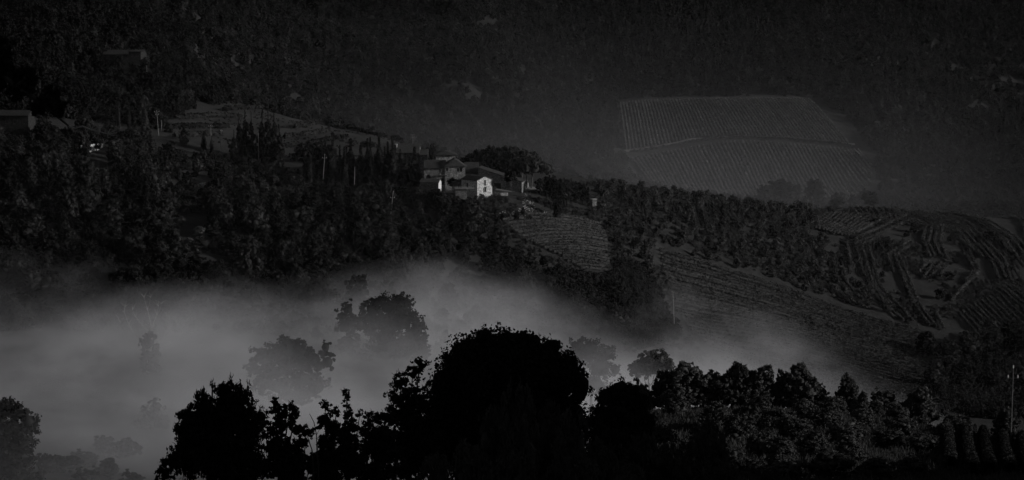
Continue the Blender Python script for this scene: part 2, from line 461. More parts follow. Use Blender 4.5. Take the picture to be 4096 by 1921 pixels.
def points_stuff(name, pts, scl, protos, label, mat=None):
    """uncountable plants: points carrying instances of a few prototype meshes"""
    pc = bpy.data.collections.new(name+'_plants')
    for i, me in enumerate(protos):
        pc.objects.link(bpy.data.objects.new('plant', me))
    me = bpy.data.meshes.new(name); me.vertices.add(len(pts)); me.vertices.foreach_set('co', np.asarray(pts, np.float32).ravel())
    at = me.attributes.new('scl', 'FLOAT_VECTOR', 'POINT'); at.data.foreach_set('vector', np.asarray(scl, np.float32).ravel())
    at = me.attributes.new('rot', 'FLOAT_VECTOR', 'POINT')
    rt = np.zeros((len(pts), 3), np.float32); rt[:, 2] = NR.uniform(0, 6.28, len(pts)); at.data.foreach_set('vector', rt.ravel())
    at = me.attributes.new('pick', 'INT', 'POINT'); at.data.foreach_set('value', NR.integers(0, len(protos), len(pts)).astype(np.int32))
    o = link(name, me)
    ng = bpy.data.node_groups.new(name, 'GeometryNodeTree')
    ng.interface.new_socket('Geometry', in_out='INPUT', socket_type='NodeSocketGeometry')
    ng.interface.new_socket('Geometry', in_out='OUTPUT', socket_type='NodeSocketGeometry')
    gi = ng.nodes.new('NodeGroupInput'); go = ng.nodes.new('NodeGroupOutput')
    m2p = ng.nodes.new('GeometryNodeMeshToPoints'); iop = ng.nodes.new('GeometryNodeInstanceOnPoints')
    ci = ng.nodes.new('GeometryNodeCollectionInfo'); ci.inputs['Collection'].default_value = pc
    ci.inputs['Separate Children'].default_value = True; ci.inputs['Reset Children'].default_value = True
    def attr(n, t):
        a = ng.nodes.new('GeometryNodeInputNamedAttribute'); a.data_type = t; a.inputs['Name'].default_value = n
        return a.outputs['Attribute']
    ng.links.new(gi.outputs[0], m2p.inputs['Mesh']); ng.links.new(m2p.outputs[0], iop.inputs['Points'])
    ng.links.new(ci.outputs[0], iop.inputs['Instance']); iop.inputs['Pick Instance'].default_value = True
    ng.links.new(attr('pick', 'INT'), iop.inputs['Instance Index'])
    ng.links.new(attr('rot', 'FLOAT_VECTOR'), iop.inputs['Rotation'])
    ng.links.new(attr('scl', 'FLOAT_VECTOR'), iop.inputs['Scale'])
    ng.links.new(iop.outputs[0], go.inputs[0])
    md = o.modifiers.new('plants', 'NODES'); md.node_group = ng
    tag(o, label, kind='stuff')
    return o

def in_poly(x, y, poly):
    poly = np.asarray(poly, float); r = np.zeros(np.shape(x), bool); n = len(poly); j = n-1
    for i in range(n):
        xi, yi = poly[i]; xj, yj = poly[j]
        c = ((yi > y) != (yj > y)) & (x < (xj-xi)*(y-yi)/(yj-yi+1e-9)+xi)
        r ^= c; j = i
    return r
def proj(x, y, z):
    """photograph place of a world point"""
    dz = z-CAMZ
    dep = y*CP - dz*SP; up = y*SP+dz*CP
    return 2048+(x/dep)/K, 960.5-(up/dep)/K

# image-plane outlines of cleared land (used to keep trees off it)
POLY_FARV = [(2465,400),(2800,385),(3250,388),(3420,500),(3500,650),(3510,790),(3300,830),(3000,825),(2640,780),(2560,740),(2490,640)]
POLY_FIELD = [(690,470),(820,420),(1180,425),(1400,480),(1560,535),(1640,580),(1640,660),(1180,690),(1120,640),(800,570),(640,520)]
POLY_GLADE = [(3230,262),(3260,235),(3420,225),(3560,232),(3640,262),(3420,275)]
POLY_GLADE2 = [(3640,330),(3760,300),(3960,300),(4096,330),(4096,470),(3900,450),(3700,400)]
POLY_HAMLET = [(1150,560),(1560,540),(1720,540),(1900,600),(2420,700),(2420,1110),(2260,1080),(1960,880),(1880,800),(1640,735),(1160,725)]
POLY_VIN2 = [(2600,990),(2760,990),(3000,1070),(3450,1235),(3760,1340),(3760,1700),(3000,1560),(2700,1400),(2560,1200),(2440,1110),(2430,900),(2600,960)]
POLY_RIGHT = [(3180,835),(4400,850),(4400,1360),(3760,1340),(3450,1240),(3300,1150),(3200,960)]
POLY_TRACKL = [(700,860),(830,850),(860,900),(740,1000),(880,1020),(860,1090),(760,1080),(640,960)]

def scatter(n, sx, sy, rng=NR):
    """random ground points between azimuth columns sx and distances sy, even per area"""
    y = np.sqrt(rng.uniform(sy[0]**2, sy[1]**2, n)); s = rng.uniform(sx[0], sx[1], n)
    x = (s-2048)*K/CP*y
    z = H(x, y); px, py = proj(x, y, z)
    return x, y, z, px, py

# far wooded hillside (uncountable)
x, y, z, px, py = scatter(62000, (-250, 4350), (1130, 3050))
keep = ~in_poly(px, py, POLY_FARV) & ~(in_poly(px, py, POLY_GLADE) & (NR.random(len(px)) < .7))
keep &= ~(in_poly(px, py, POLY_FIELD) & (y < 1420))
keep &= (py > -80) & ~((y < 1420) & (px > 1250) & (py > 520)) & ~((px < 1250) & (y < 1500) & (NR.random(len(px)) < .35))
x, y, z = x[keep], y[keep], z[keep]
s = NR.uniform(.42, .98, len(x)); s2 = s*NR.uniform(.8, 1.3, len(x))
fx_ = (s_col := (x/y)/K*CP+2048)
pd = np.clip((1500-s_col)/1500, 0, .9)  # share of shade-coloured trees grows toward the left of the view
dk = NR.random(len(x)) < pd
points_stuff('forest', np.stack([x, y, z-1.0], -1)[~dk], np.stack([s, s, s2], -1)[~dk], PR_FOREST, 'dense oak wood covering the far hillside')
points_stuff('shade_toned_forest', np.stack([x, y, z-1.0], -1)[dk], np.stack([s, s, s2], -1)[dk], PR_FOREST_D, 'wood on the left part of the hills, shade put into its leaf colour')

# hillside below the hamlet: trees ---------------------------------------
def poisson(x, y, r, cap=None):
    cells = {}; out = []
    for i in range(len(x)):
        rr = r[i] if hasattr(r, '__len__') else r
        k = (int(x[i]//12), int(y[i]//12)); bad = False
        for a in (-1, 0, 1):
            for b in (-1, 0, 1):
                for j in cells.get((k[0]+a, k[1]+b), ()):
                    if (x[i]-x[j])**2+(y[i]-y[j])**2 < rr*rr: bad = True; break
                if bad: break
            if bad: break
        if not bad: cells.setdefault(k, []).append(i); out.append(i)
        if cap and len(out) >= cap: break
    return np.array(out)

ONES = ['', 'first', 'second', 'third', 'fourth', 'fifth', 'sixth', 'seventh', 'eighth', 'ninth', 'tenth', 'eleventh', 'twelfth',
        'thirteenth', 'fourteenth', 'fifteenth', 'sixteenth', 'seventeenth', 'eighteenth', 'nineteenth']
TENS = {2: ('twentieth', 'twenty'), 3: ('thirtieth', 'thirty'), 4: ('fortieth', 'forty'), 5: ('fiftieth', 'fifty'), 6: ('sixtieth', 'sixty'), 7: ('seventieth', 'seventy'), 8: ('eightieth', 'eighty'), 9: ('ninetieth', 'ninety')}
def ordinal(n):
    if n < 20: return ONES[n]
    if n < 100:
        t = TENS[n//10]; return t[0] if n % 10 == 0 else t[1]+'-'+ONES[n % 10]
    return 'hundredth' if n == 100 else 'hundred and '+ordinal(n-100)

# image bands used in labels of the woodland trees: (name, x0, x1)
def band(px):
    for a, b, t in ((-400, 330, 'below the dark farmhouse'), (330, 700, 'below the dry stone wall'), (700, 1000, 'left of the poplars'),
                    (1000, 1350, 'below the poplars'), (1350, 1700, 'below the cypresses'), (1700, 2500, 'below the stone house')):
        if a <= px < b: return t
    return 'beside the upper vineyard'
def level(py):
    if py < 800: return 'high'
    if py < 950: return 'midway'
    if py < 1100: return 'low'
    return 'at the foot'

x, y, z, px, py = scatter(9000, (-350, 2480), (800, 1075))
keep = (~in_poly(px, py, POLY_HAMLET)) & (py > 560) & (py < 1330) & ~in_poly(px, py, POLY_TRACKL)
keep &= ~in_poly(px, py, [(700,640),(900,640),(900,760),(700,760)])
keep &= ~((px > 2200) & (py < 1120))
TREE_FREE = [(1130,300),(2000,300),(2480,700),(2480,1120),(2280,1080),(2080,960),(1975,870),(1880,800),(1800,752),(1690,735),(1560,722),(1240,712),(1140,660),(900,600),(620,560),(540,300)]
tp = py-9.5/(K*y)
keep &= ~in_poly(px, tp, TREE_FREE)
WALLS_FREE = [[(310,575),(450,560),(450,650),(310,660)],[(180,625),(230,625),(230,680),(180,680)],[(785,690),(845,690),(845,735),(785,735)]]
for w_ in WALLS_FREE: keep &= ~in_poly(px, tp, w_) & ~in_poly(px, tp+30, w_)
keep &= ~in_poly(px, tp, [(0,400),(160,400),(160,500),(0,500)])
x, y, z, px, py = (v[keep] for v in (x, y, z, px, py))
o = poisson(x, y, 8.6)
x, y, z, px, py = (v[o] for v in (x, y, z, px, py))
order = np.argsort(y)
sel = [i for i in order][:290]; rest = [i for i in order][290:]
cnt = {}
for i in sel:
    cnt.setdefault((band(px[i]), level(py[i])), []).append(i)
k = 0
for (b, lv), ids in cnt.items():
    ids.sort(key=lambda i: px[i])
    for r_, i in enumerate(ids):
        me = PR_WOOD[k % len(PR_WOOD)]; k += 1
        o_ = link('woodland_tree', me, loc=(x[i], y[i], z[i]-.8))
        s = R.choice((.5, .62, .74, .86, 1.0, 1.15))*R.uniform(.9, 1.1); o_.scale = (s*R.uniform(.9, 1.15), s*R.uniform(.9, 1.15), s*R.uniform(.8, 1.2)); o_.rotation_euler = (0, 0, R.uniform(0, 6.28))
        tag(o_, f'{ordinal(r_+1)} tree from the left {lv} on the slope {b}', 'tree', 'trees on the wooded slope below the hamlet')
if rest:
    s = NR.uniform(.6, 1.0, len(rest))
    points_stuff('upper_wood', np.stack([x[rest], y[rest], z[rest]-.8], -1), np.stack([s, s, s], -1), PR_WOOD, 'further trees of the wood high on the near hillside')
# undergrowth between them
x, y, z, px, py = scatter(5200, (-350, 2560), (780, 1110))
keep = (~in_poly(px, py, POLY_HAMLET)) & (py > 540) & (py < 1420) & ~(in_poly(px, py, POLY_TRACKL) & (NR.random(len(px)) < .9)) & ~((px > 2440) & (py < 1120)) & ~in_poly(px, py-4.5/(K*y), TREE_FREE)
for w_ in WALLS_FREE: keep &= ~in_poly(px, py-3.5/(K*y), w_) & ~in_poly(px, py, w_)
x, y, z = x[keep], y[keep], z[keep]
s = NR.uniform(.28, .8, len(x)); s2 = s*NR.uniform(.6, 1.1, len(x))
points_stuff('undergrowth', np.stack([x, y, z-.6], -1), np.stack([s, s, s2], -1), PR_THICK, 'thick scrub filling the slope between the trees')

# ------------------------------------------------------------------ buildings
def wall_face(mb, o, ux, W, Hh, ops=(), dep=.28, arch=()):
    """rectangular wall from corner o along ux, openings (x0,x1,z0,z1) cut out with reveals; o, ux are Vectors (outside lies to the right of ux)"""
    up = Vector((0, 0, 1)); inn = up.cross(ux)           # inward
    q = lambda x, z, d=0: o+ux*x+up*z+inn*d
    xs = sorted({0, W} | {v for a in ops for v in a[:2]}); zs = sorted({0, Hh} | {v for a in ops for v in a[2:4]})
    for i in range(len(xs)-1):
        for j in range(len(zs)-1):
            cx, cz = (xs[i]+xs[i+1])/2, (zs[j]+zs[j+1])/2
            if any(a[0] < cx < a[1] and a[2] < cz < a[3] for a in ops): continue
            mb.poly([q(xs[i], zs[j]), q(xs[i+1], zs[j]), q(xs[i+1], zs[j+1]), q(xs[i], zs[j+1])])
    for a in ops:
        x0, x1, z0, z1 = a[:4]
        mb.poly([q(x0, z0), q(x0, z1), q(x0, z1, dep), q(x0, z0, dep)])
        mb.poly([q(x1, z0), q(x1, z0, dep), q(x1, z1, dep), q(x1, z1)])
        mb.poly([q(x0, z0), q(x0, z0, dep), q(x1, z0, dep), q(x1, z0)])
        mb.poly([q(x0, z1), q(x1, z1), q(x1, z1, dep), q(x0, z1, dep)])
        if len(a) > 4 and a[4] == 'arch':                 # stone spandrels fill the upper corners
            r = (x1-x0)/2; zc = z1-r; xc = (x0+x1)/2
            for sgn in (-1, 1):
                pts = [q(xc+sgn*r, z1, .003)]
                for k in range(6):
                    t = math.pi/2*k/5
                    pts.append(q(xc+sgn*r*math.sin(t), zc+r*math.cos(t), .003))
                mb.poly(pts if sgn < 0 else pts[::-1])

def slope(roof, ribs, e0, e1, r0, r1, th=.16, sp=.5):
    e0, e1, r0, r1 = map(Vector, (e0, e1, r0, r1))
    n = (e1-e0).cross(r1-e0 if (r1-e0).length > .1 else r0-e0).normalized()
    if n.z < 0: n = -n
    pts = [e0, e1, r1, r0] if (r1-r0).length > .05 else [e0, e1, r1]
    lo = [p-n*th for p in pts]
    roof.poly(pts); roof.poly(lo[::-1])
    for i in range(len(pts)):
        j = (i+1) % len(pts); roof.poly([pts[i], lo[i], lo[j], pts[j]])
    a = (e1-e0); L = a.length; a.normalize(); up = n.cross(a)
    if up.z < 0: up = -up
    S = (r0-e0).dot(up); a0 = (r0-e0).dot(a); a1 = (r1-e0).dot(a)
    k = int(L/sp)
    for i in range(k+1):
        t = (i+.5)*L/(k+1)
        s1 = S
        if a0 > .01 and t < a0: s1 = S*t/a0
        if t > a1 and L-a1 > .01: s1 = min(s1, S*(L-t)/(L-a1))
        if s1 < .3: continue
        c0 = e0+a*t+up*.02; c1 = e0+a*t+up*(s1-.05); w = sp*.30; h = .13
        A = [c0-a*w, c0+n*h, c0+a*w]; B = [c1-a*w, c1+n*h, c1+a*w]
        ribs.poly([A[0], A[1], B[1], B[0]]); ribs.poly([A[1], A[2], B[2], B[1]]); ribs.poly([A[2], A[1], A[0]])

def house(name, label, cat, P0, yaw, W, Dp, He, kind, rise, fr=(), lf=(), rt=(), wall=M_stone, roofm=M_roof, oh=.45, group=None, base=-2.5, shut=None, gable_mat=None):
    """P0: world corner where the front wall starts (left), ground height; yaw turns the front wall"""
    root = empty(name, P0, yaw); tag(root, label, cat, group)
    Rz = Matrix.Rotation(yaw, 3, 'Z')
    for cx_, cy__ in ((0, 0), (W, 0), (W, Dp), (0, Dp)):
        q_ = Vector(P0)+Rz @ Vector((cx_, cy__, 0)); base = min(base, Hs(q_.x, q_.y)-P0.z-.8)
    mb = MB(); X = Vector((1, 0, 0)); Y = Vector((0, 1, 0)); b = base
    sh = lambda ops: [(a[0], a[1], a[2]-b, a[3]-b)+tuple(a[4:]) for a in ops]
    wall_face(mb, Vector((0, 0, b)), X, W, He-b, sh(fr))
    wall_face(mb, Vector((W, 0, b)), Y, Dp, He-b, sh(rt))
    wall_face(mb, Vector((W, Dp, b)), -X, W, He-b)
    wall_face(mb, Vector((0, Dp, b)), -Y, Dp, He-b, sh([(Dp-a[1], Dp-a[0])+tuple(a[2:]) for a in lf]))
    rf = MB(); rb = MB(); e = He; t = oh; k = rise
    if kind == 'gable_front':
        s = k/(W/2); d = s*t
        mb.poly([(0, 0, e), (W, 0, e), (W/2, 0, e+k)]); mb.poly([(W, Dp, e), (0, Dp, e), (W/2, Dp, e+k)])
        slope(rf, rb, (-t, Dp+t, e-d+.16), (-t, -t*.6, e-d+.16), (W/2, Dp+t, e+k+.16), (W/2, -t*.6, e+k+.16))
        slope(rf, rb, (W+t, -t*.6, e-d+.16), (W+t, Dp+t, e-d+.16), (W/2, -t*.6, e+k+.16), (W/2, Dp+t, e+k+.16))
    elif kind == 'gable_side':
        s = k/(Dp/2); d = s*t
        mb.poly([(W, 0, e), (W, Dp, e), (W, Dp/2, e+k)]); mb.poly([(0, Dp, e), (0, 0, e), (0, Dp/2, e+k)])
        slope(rf, rb, (-t*.6, -t, e-d+.16), (W+t*.6, -t, e-d+.16), (-t*.6, Dp/2, e+k+.16), (W+t*.6, Dp/2, e+k+.16))
        slope(rf, rb, (W+t*.6, Dp+t, e-d+.16), (-t*.6, Dp+t, e-d+.16), (W+t*.6, Dp/2, e+k+.16), (-t*.6, Dp/2, e+k+.16))
    elif kind == 'hip':
        m = min(W, Dp)/2; ra = (m, Dp/2, e+k) if W >= Dp else (W/2, m, e+k); rc = (W-m, Dp/2, e+k) if W >= Dp else (W/2, Dp-m, e+k)
        z = e+.1; ra = (ra[0], ra[1], ra[2]+.1); rc = (rc[0], rc[1], rc[2]+.1)
        A, B, C, D = (-t, -t, z), (W+t, -t, z), (W+t, Dp+t, z), (-t, Dp+t, z)
        if W >= Dp:
            slope(rf, rb, A, B, ra, rc); slope(rf, rb, B, C, rc, rc); slope(rf, rb, C, D, rc, ra); slope(rf, rb, D, A, ra, ra)
        else:
            slope(rf, rb, A, B, ra, ra); slope(rf, rb, B, C, ra, rc); slope(rf, rb, C, D, rc, rc); slope(rf, rb, D, A, rc, ra)
    elif kind == 'shed':
        s = k/Dp; d = s*t
        mb.poly([(W, 0, e), (W, Dp, e), (W, Dp, e+k)]); mb.poly([(0, Dp, e), (0, 0, e), (0, Dp, e+k)]); mb.poly([(W, Dp, e), (0, Dp, e), (0, Dp, e+k), (W, Dp, e+k)])
        slope(rf, rb, (-t*.6, -t, e-d+.16), (W+t*.6, -t, e-d+.16), (-t*.6, Dp+t*.4, e+k+.16+s*t*.4), (W+t*.6, Dp+t*.4, e+k+.16+s*t*.4))
    elif kind == 'fall_right':
        s = k/W
        mb.poly([(0, 0, e), (W, 0, e), (0, 0, e+k)]); mb.poly([(W, Dp, e), (0, Dp, e), (0, Dp, e+k)]); mb.poly([(0, Dp, e), (0, 0, e), (0, 0, e+k), (0, Dp, e+k)])
        slope(rf, rb, (W+t, -t*.6, e-s*t+.12), (W+t, Dp+t, e-s*t+.12), (-t*.5, -t*.6, e+k+.12+s*t*.5), (-t*.5, Dp+t, e+k+.12+s*t*.5))
    mb.build('wall', wall, root)
    ro = rf.build('roof', roofm, root)
    tr = rb.build('tile_rows', roofm, ro); tr['kind'] = 'stuff'
    def fill(o, ux, ops, n_):
        up = Vector((0, 0, 1)); inn = up.cross(ux)
        for a in ops:
            x0, x1, z0, z1 = a[:4]
            what = a[5] if len(a) > 5 else ('door' if z0 < .3 else 'window')
            w = MB(); d = .2
            q = lambda x, z, dd: o+ux*x+up*z+inn*dd
            w.poly([q(x0, z0, d+.04), q(x1, z0, d+.04), q(x1, z1, d+.04), q(x0, z1, d+.04)])
            wo_ = w.build(what, M_shutter, root)
            if what == 'window':
                f = MB(); cx = (x0+x1)/2; g = .05
                for (p0, p1, z_0, z_1) in ((x0, x0+g*1.5, z0, z1), (x1-g*1.5, x1, z0, z1), (cx-g, cx+g, z0, z1), (x0+g*1.5, cx-g, z1-g*1.5, z1), (cx+g, x1-g*1.5, z1-g*1.5, z1), (x0+g*1.5, cx-g, z0, z0+g*1.5), (cx+g, x1-g*1.5, z0, z0+g*1.5)):
                    f.poly([q(p0, z_0, d-.02), q(p1, z_0, d-.02), q(p1, z_1, d-.02), q(p0, z_1, d-.02)])
                f.build('frame', M_wood if n_ and wall is not M_shade_stone else M_shutter, wo_)
                s_ = MB(); A = q(x0-.08, z0-.1, -.07); B = q(x1+.08, z0-.1, -.07)
                C_ = q(x1+.08, z0-.1, .1); D_ = q(x0-.08, z0-.1, .1)
                u = Vector((0, 0, .1-.004)); s_.poly([A, B, B+u, A+u]); s_.poly([A+u, B+u, C_+u, D_+u]); s_.poly([D_, C_, B, A]); s_.poly([B, C_, C_+u, B+u]); s_.poly([A, A+u, D_+u, D_])
                s_.build('sill', M_darkstone, wo_)
    fill(Vector((0, 0, 0)), X, fr, 1); fill(Vector((W, 0, 0)), Y, rt, 0)
    fill(Vector((0, Dp, 0)), -Y, [(Dp-a[1], Dp-a[0])+tuple(a[2:]) for a in lf], 0)
    return root

def base_pt(px, D, dz=0.0):
    x = (px-2048)*K*D/.99
    return Vector((x, D, Hs(x, D)+dz))
def zpy(py, D): return CAMZ+zray(py, D)

def chimney(root, x, y, z, h=1.3, s=.6, m=M_plaster):
    mb = MB(); mb.box(x-s/2, x+s/2, y-s/2, y+s/2, z, z+h); mb.box(x-s/2-.12, x+s/2+.12, y-s/2-.12, y+s/2+.12, z+h, z+h+.14)
    rf = [c for c in root.children if c.name.startswith('roof')][0]
    mb.build('chimney', m, rf)

Y40 = math.radians(40)
# the small sunlit house: gable to the sun, long wall in shade
D1 = 1000
p = base_pt(1910, D1); p.z = zpy(789, D1)
h1 = house('stone_house', 'small two storey stone house with sunlit gable and arched window', 'house', p, Y40, 8.0, 10.5, 6.9, 'gable_front', 1.45,
      fr=[(3.5, 4.7, 4.7, 6.9, 'r', 'window'), (3.2, 4.95, .95+.9, 4.3-.2, 'arch', 'window')], lf=[(3.0, 3.9, 3.5, 4.3, 'r', 'window'), (6.2, 7.4, 2.9, 5.6, 'r', 'door')])
p = base_pt(1848, 1006.5); p.z = zpy(789, D1)
pw = h1.location + Matrix.Rotation(Y40, 4, 'Z') @ Vector((-.2, 10.6, 0)); pw.z = p.z
house('rear_annexe', 'lower rear annexe with tiled lean-to roof behind the small stone house', 'annexe', pw, Y40, 6.5, 5.0, 5.2, 'gable_front', 1.1, lf=[(1.2, 2.0, 3.2, 4.6)], wall=M_darkstone)
# terrace annexe in front of the left wall, with balcony slab
p = Vector(base_pt(1824, 994)); p.z = zpy(792, 994)
root = empty('terrace_block', p, math.radians(2)); tag(root, 'low stone terrace block with flat slab left of the small stone house', 'terrace')
mb = MB(); mb.box(0, 4.6, 0, 5.5, -2, 3.6); mb.build('wall', M_darkstone, root)
mb = MB(); mb.box(-.4, 7.6, -.5, 5.6, 3.604, 3.9); mb.build('slab', M_darkstone, root)
for i in range(9):
    mb = MB(); mb.box(-.3+i*.95, -.24+i*.95, -.42, -.36, 3.9, 4.8); mb.build('baluster', M_metal, root)
mb = MB(); mb.box(-.3, 7.4, -.42, -.36, 4.8, 4.86); mb.build('handrail', M_metal, root)

# main farmhouse, hipped part and lower left wing
D2 = 1024
p = base_pt(1782, D2); p.z = zpy(742, D2)
He = zpy(668, D2)-p.z
h2 = house('farmhouse', 'large stone farmhouse with hipped tile roof in the middle of the hamlet', 'farmhouse', p, math.radians(4), 8.6, 13.0, He, 'hip', 3.3,
      fr=[(4.9, 7.4, He-2.2, He-.5, 'r', 'window'), (.3, 1.4, He-1.9, He-.4)], rt=[(1, 2, 3, 4.6), (5, 6, 3, 4.6)], wall=M_midstone)
p2 = base_pt(1699, D2+.2); p2.z = zpy(742, D2); He2 = zpy(673, D2)-p2.z
h2b = house('farmhouse_wing', 'left wing of the farmhouse with arched doorway and lean-to roof', 'house wing', p2, 0, 8.9, 9.0, He2, 'shed', 2.6,
      fr=[(.9, 2.6, 1.5, 4.6, 'arch', 'door'), (6.3, 7.2, He2-2.0, He2-.5), (7.6, 8.4, He2-2.0, He2-.5), (7.0, 8.4, .2, 2.9, 'r', 'door'), (3.9, 4.5, He2-.9, He2-.4)], wall=M_midstone)
# porch canopy with posts
root = empty('porch', base_pt(1750, D2-2)); root.location.z = zpy(735, D2-2); tag(root, 'dark porch canopy over the lower farmhouse door', 'porch')
mb = MB(); mb.box(-.3, 4.2, -.8, 2.0, 3.35, 3.55); mb.build('canopy', M_roof, root)
for x_ in (0, 3.8):
    mb = MB(); mb.box(x_-.1, x_+.1, -.7, -.5, -1, 3.35); mb.build('post', M_wood, root)
# upper left house behind the cypresses
D3 = 1062
p = base_pt(1532, D3); p.z = zpy(700, D3); He = zpy(611, D3)-p.z
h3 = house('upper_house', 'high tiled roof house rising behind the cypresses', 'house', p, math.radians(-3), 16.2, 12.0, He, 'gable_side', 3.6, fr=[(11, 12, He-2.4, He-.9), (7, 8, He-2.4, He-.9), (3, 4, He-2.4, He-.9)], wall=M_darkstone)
chimney(h3, 6.0, 3.4, He+1.9, 1.6, .9)
p = base_pt(1681, D3-2); p.z = zpy(690, D3-2); He = zpy(620, D3-2)-p.z
house('small_annexe', 'narrow annexe with one dark window right of the high roofed house', 'annexe', p, 0, 3.5, 6, He, 'shed', 1.9, fr=[(1.0, 1.9, He-2.6, He-.9)], wall=M_midstone)
# hip roofed tower house
D4 = 1054
p = base_pt(1748, D4); p.z = zpy(690, D4); He = zpy(621, D4)-p.z
house('tower_house', 'square upper house with low hipped roof behind the farmhouse', 'house', p, math.radians(6), 8.4, 9.0, He, 'hip', 1.7, wall=M_midstone, oh=.9)
# steep tiled shed
D5 = 1036
p = base_pt(1866, D5); p.z = zpy(722, D5); He = zpy(693, D5)-p.z
house('tiled_barn', 'barn with steep ribbed tile roof right of the farmhouse', 'barn', p, math.radians(5), 5.6, 7.5, He, 'shed', 3.9, wall=M_darkstone, oh=.5)
# long low outbuilding
pa = base_pt(1914, 1034); pb = base_pt(2087, 1031); yaw = math.atan2(pb.y-pa.y, pb.x-pa.x)
pa.z = zpy(762, 1031); L6 = (pb-pa).xy.length; He6 = zpy(728, 1031)-pa.z
house('long_outbuilding', 'long low stone outbuilding with garage opening under a roof falling to the right', 'outbuilding', pa, yaw, L6, 9.0, He6, 'fall_right', zpy(674, 1031)-pa.z-He6, fr=[(L6*.36, L6*.52, .3, 3.0, 'r', 'door')], wall=M_midstone)
# low shed with the white gable
D7 = 1000
p = base_pt(1683, D7); p.z = zpy(765, D7); He = zpy(729, D7)-p.z
r7 = house('low_shed', 'low shed with small tiled roof below the farmhouse wing', 'shed', p, math.radians(-14), 7.9, 4.6, He, 'gable_side', 1.2, wall=M_darkstone, rt=[])
mb = MB(); W_ = 7.9+.012
mb.poly([(W_, .1, -1), (W_, 4.5, -1), (W_, 4.5, He), (W_, 2.3, He+1.1), (W_, .1, He)]); mb.poly([(W_, .1, -1), (W_, .1, He), (7.9, .1, He), (7.9, .1, -1)])
g = mb.build('gable_plaster', M_plaster, r7); g['label'] = 'bright white plastered gable end'
# low house glimpsed between the cypresses
D8 = 1060
p = base_pt(1340, D8); p.z = zpy(722, D8); He = zpy(622, D8)-p.z
h8 = house('hidden_house', 'house glimpsed between the trunks of the cypresses on the left', 'house', p, 0, 17, 9, He, 'gable_side', 1.6, wall=M_darkstone, fr=[(7.5, 8.5, 3, 4.6), (13, 14, 3, 4.6)])
# dark farmhouse at the left edge
D9 = 1006
p = base_pt(-110, D9); p.z = zpy(545, D9); He = zpy(462, D9)-p.z
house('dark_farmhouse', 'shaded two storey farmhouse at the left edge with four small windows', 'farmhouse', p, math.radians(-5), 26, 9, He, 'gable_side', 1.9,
      fr=[(12.0, 13.0, He-3.4, He-1.6), (16.2, 17.2, He-3.4, He-1.6), (19.6, 20.6, He-3.4, He-1.6), (16.2, 17.2, 1.2, 2.8), (23.5, 24.5, He-3.4, He-1.6)], wall=M_shade_stone, roofm=M_shade_roof)
# distant villa upper left
Dv = G(520, 292, D0=1100).y
p = base_pt(432, Dv); p.z = zpy(275, Dv); He = zpy(218, Dv)-p.z
house('distant_villa', 'distant shaded villa among trees high on the left hillside', 'villa', p, math.radians(-4), 22*Dv/1320, 10, He, 'gable_side', 2.4, fr=[(2, 3, He-2.4, He-.9), (8, 9, He-2.4, He-.9), (14, 15, He-2.4, He-.9), (18, 19, He-5, He-3.6)], wall=M_shade_stone, roofm=M_shade_roof)
p = base_pt(534, Dv-9); p.z = zpy(275, Dv); He = zpy(206, Dv)-p.z
house('villa_tower', 'raised pigeon loft block with arches beside the distant villa', 'tower', p, math.radians(-4), 7, 7, He, 'hip', 1.2, fr=[(1.5, 3, He-2.5, He-.8, 'arch', 'window'), (4, 5.5, He-2.5, He-.8, 'arch', 'window')], wall=M_shade_stone, roofm=M_shade_roof)

# television antenna
root = empty('antenna', base_pt(1655, 1068)); root.location.z = zpy(590, 1068); tag(root, 'thin television antenna mast above the high tiled roof', 'antenna')
mb = MB(); mb.tube([(0, 0, -3), (0, 0, 5.6)], [.05, .04], 5); mb.build('mast', M_metal, root)
for z_, w_ in ((5.5, 1.1), (4.6, .8), (1.2, .5)):
    mb = MB(); mb.tube([(-w_, 0, z_), (w_, 0, z_)], [.035, .035], 4); mb.build('rod', M_metal, root)

# ------------------------------------------------------------------ poles
def pole(label, top, bot, D, arms=((-.25, 1.0),), ins=True, box=False, dz=-3.0, r=.13, mat=M_conc):
    if D > 1090: D = min(1500, G(bot[0], bot[1]+22, D0=1080).y)
    a = P(top[0], top[1], D); b = P(bot[0], bot[1], D); r *= .85
    d = (a-b).normalized(); L = (a-b).length
    root = empty('utility_pole', b); tag(root, label, 'pole', 'utility poles across the hillside')
    dz = min(dz, (Hs(b.x, b.y)-b.z-.8)/max(d.z, .5)); mb = MB(); mb.tube([d*dz, d*L], [r*1.3, r*.8], 7); mb.build('shaft', mat, root)
    for off, w in arms:
        c = d*(L+off*3)
        mb = MB(); mb.tube([c+Vector((-w, 0, 0)), c+Vector((w, 0, 0))], [.06, .06], 5); mb.build('crossarm', mat, root)
        if ins:
            for s_ in (-1, 1):
                mb = MB(); q = c+Vector((s_*w, 0, 0)); mb.tube([q, q+Vector((0, 0, .18)), q+Vector((0, 0, .42))], [.05, .10, .06], 6); mb.build('insulator', M_ceramic, root)
    if ins:
        mb = MB(); q = d*L; mb.tube([q, q+d*.2, q+d*.42], [.05, .10, .06], 6); mb.build('insulator', M_ceramic, root)
    if box:
        mb = MB(); q = d*(L*.5); mb.box(q.x-.75, q.x-.15, -.3, .3, q.z-.6, q.z+.6); mb.build('transformer', M_conc, root)
    return root
pole('leaning pole with white insulators standing above the scrub below the cypresses', (1573, 768), (1559, 890), 962, ((-.8, .75),))
pole('thin pole with insulators in front of the leftmost cypresses', (1299, 620), (1292, 722), 1020, ((-.45, .8),))
pole('pole carrying a transformer box in front of the poplars', (1033, 532), (1035, 625), 1075, (), False, True)
pole('white post standing at a gap in the cypresses', (1419, 668), (1418, 722), 1018, (), False)
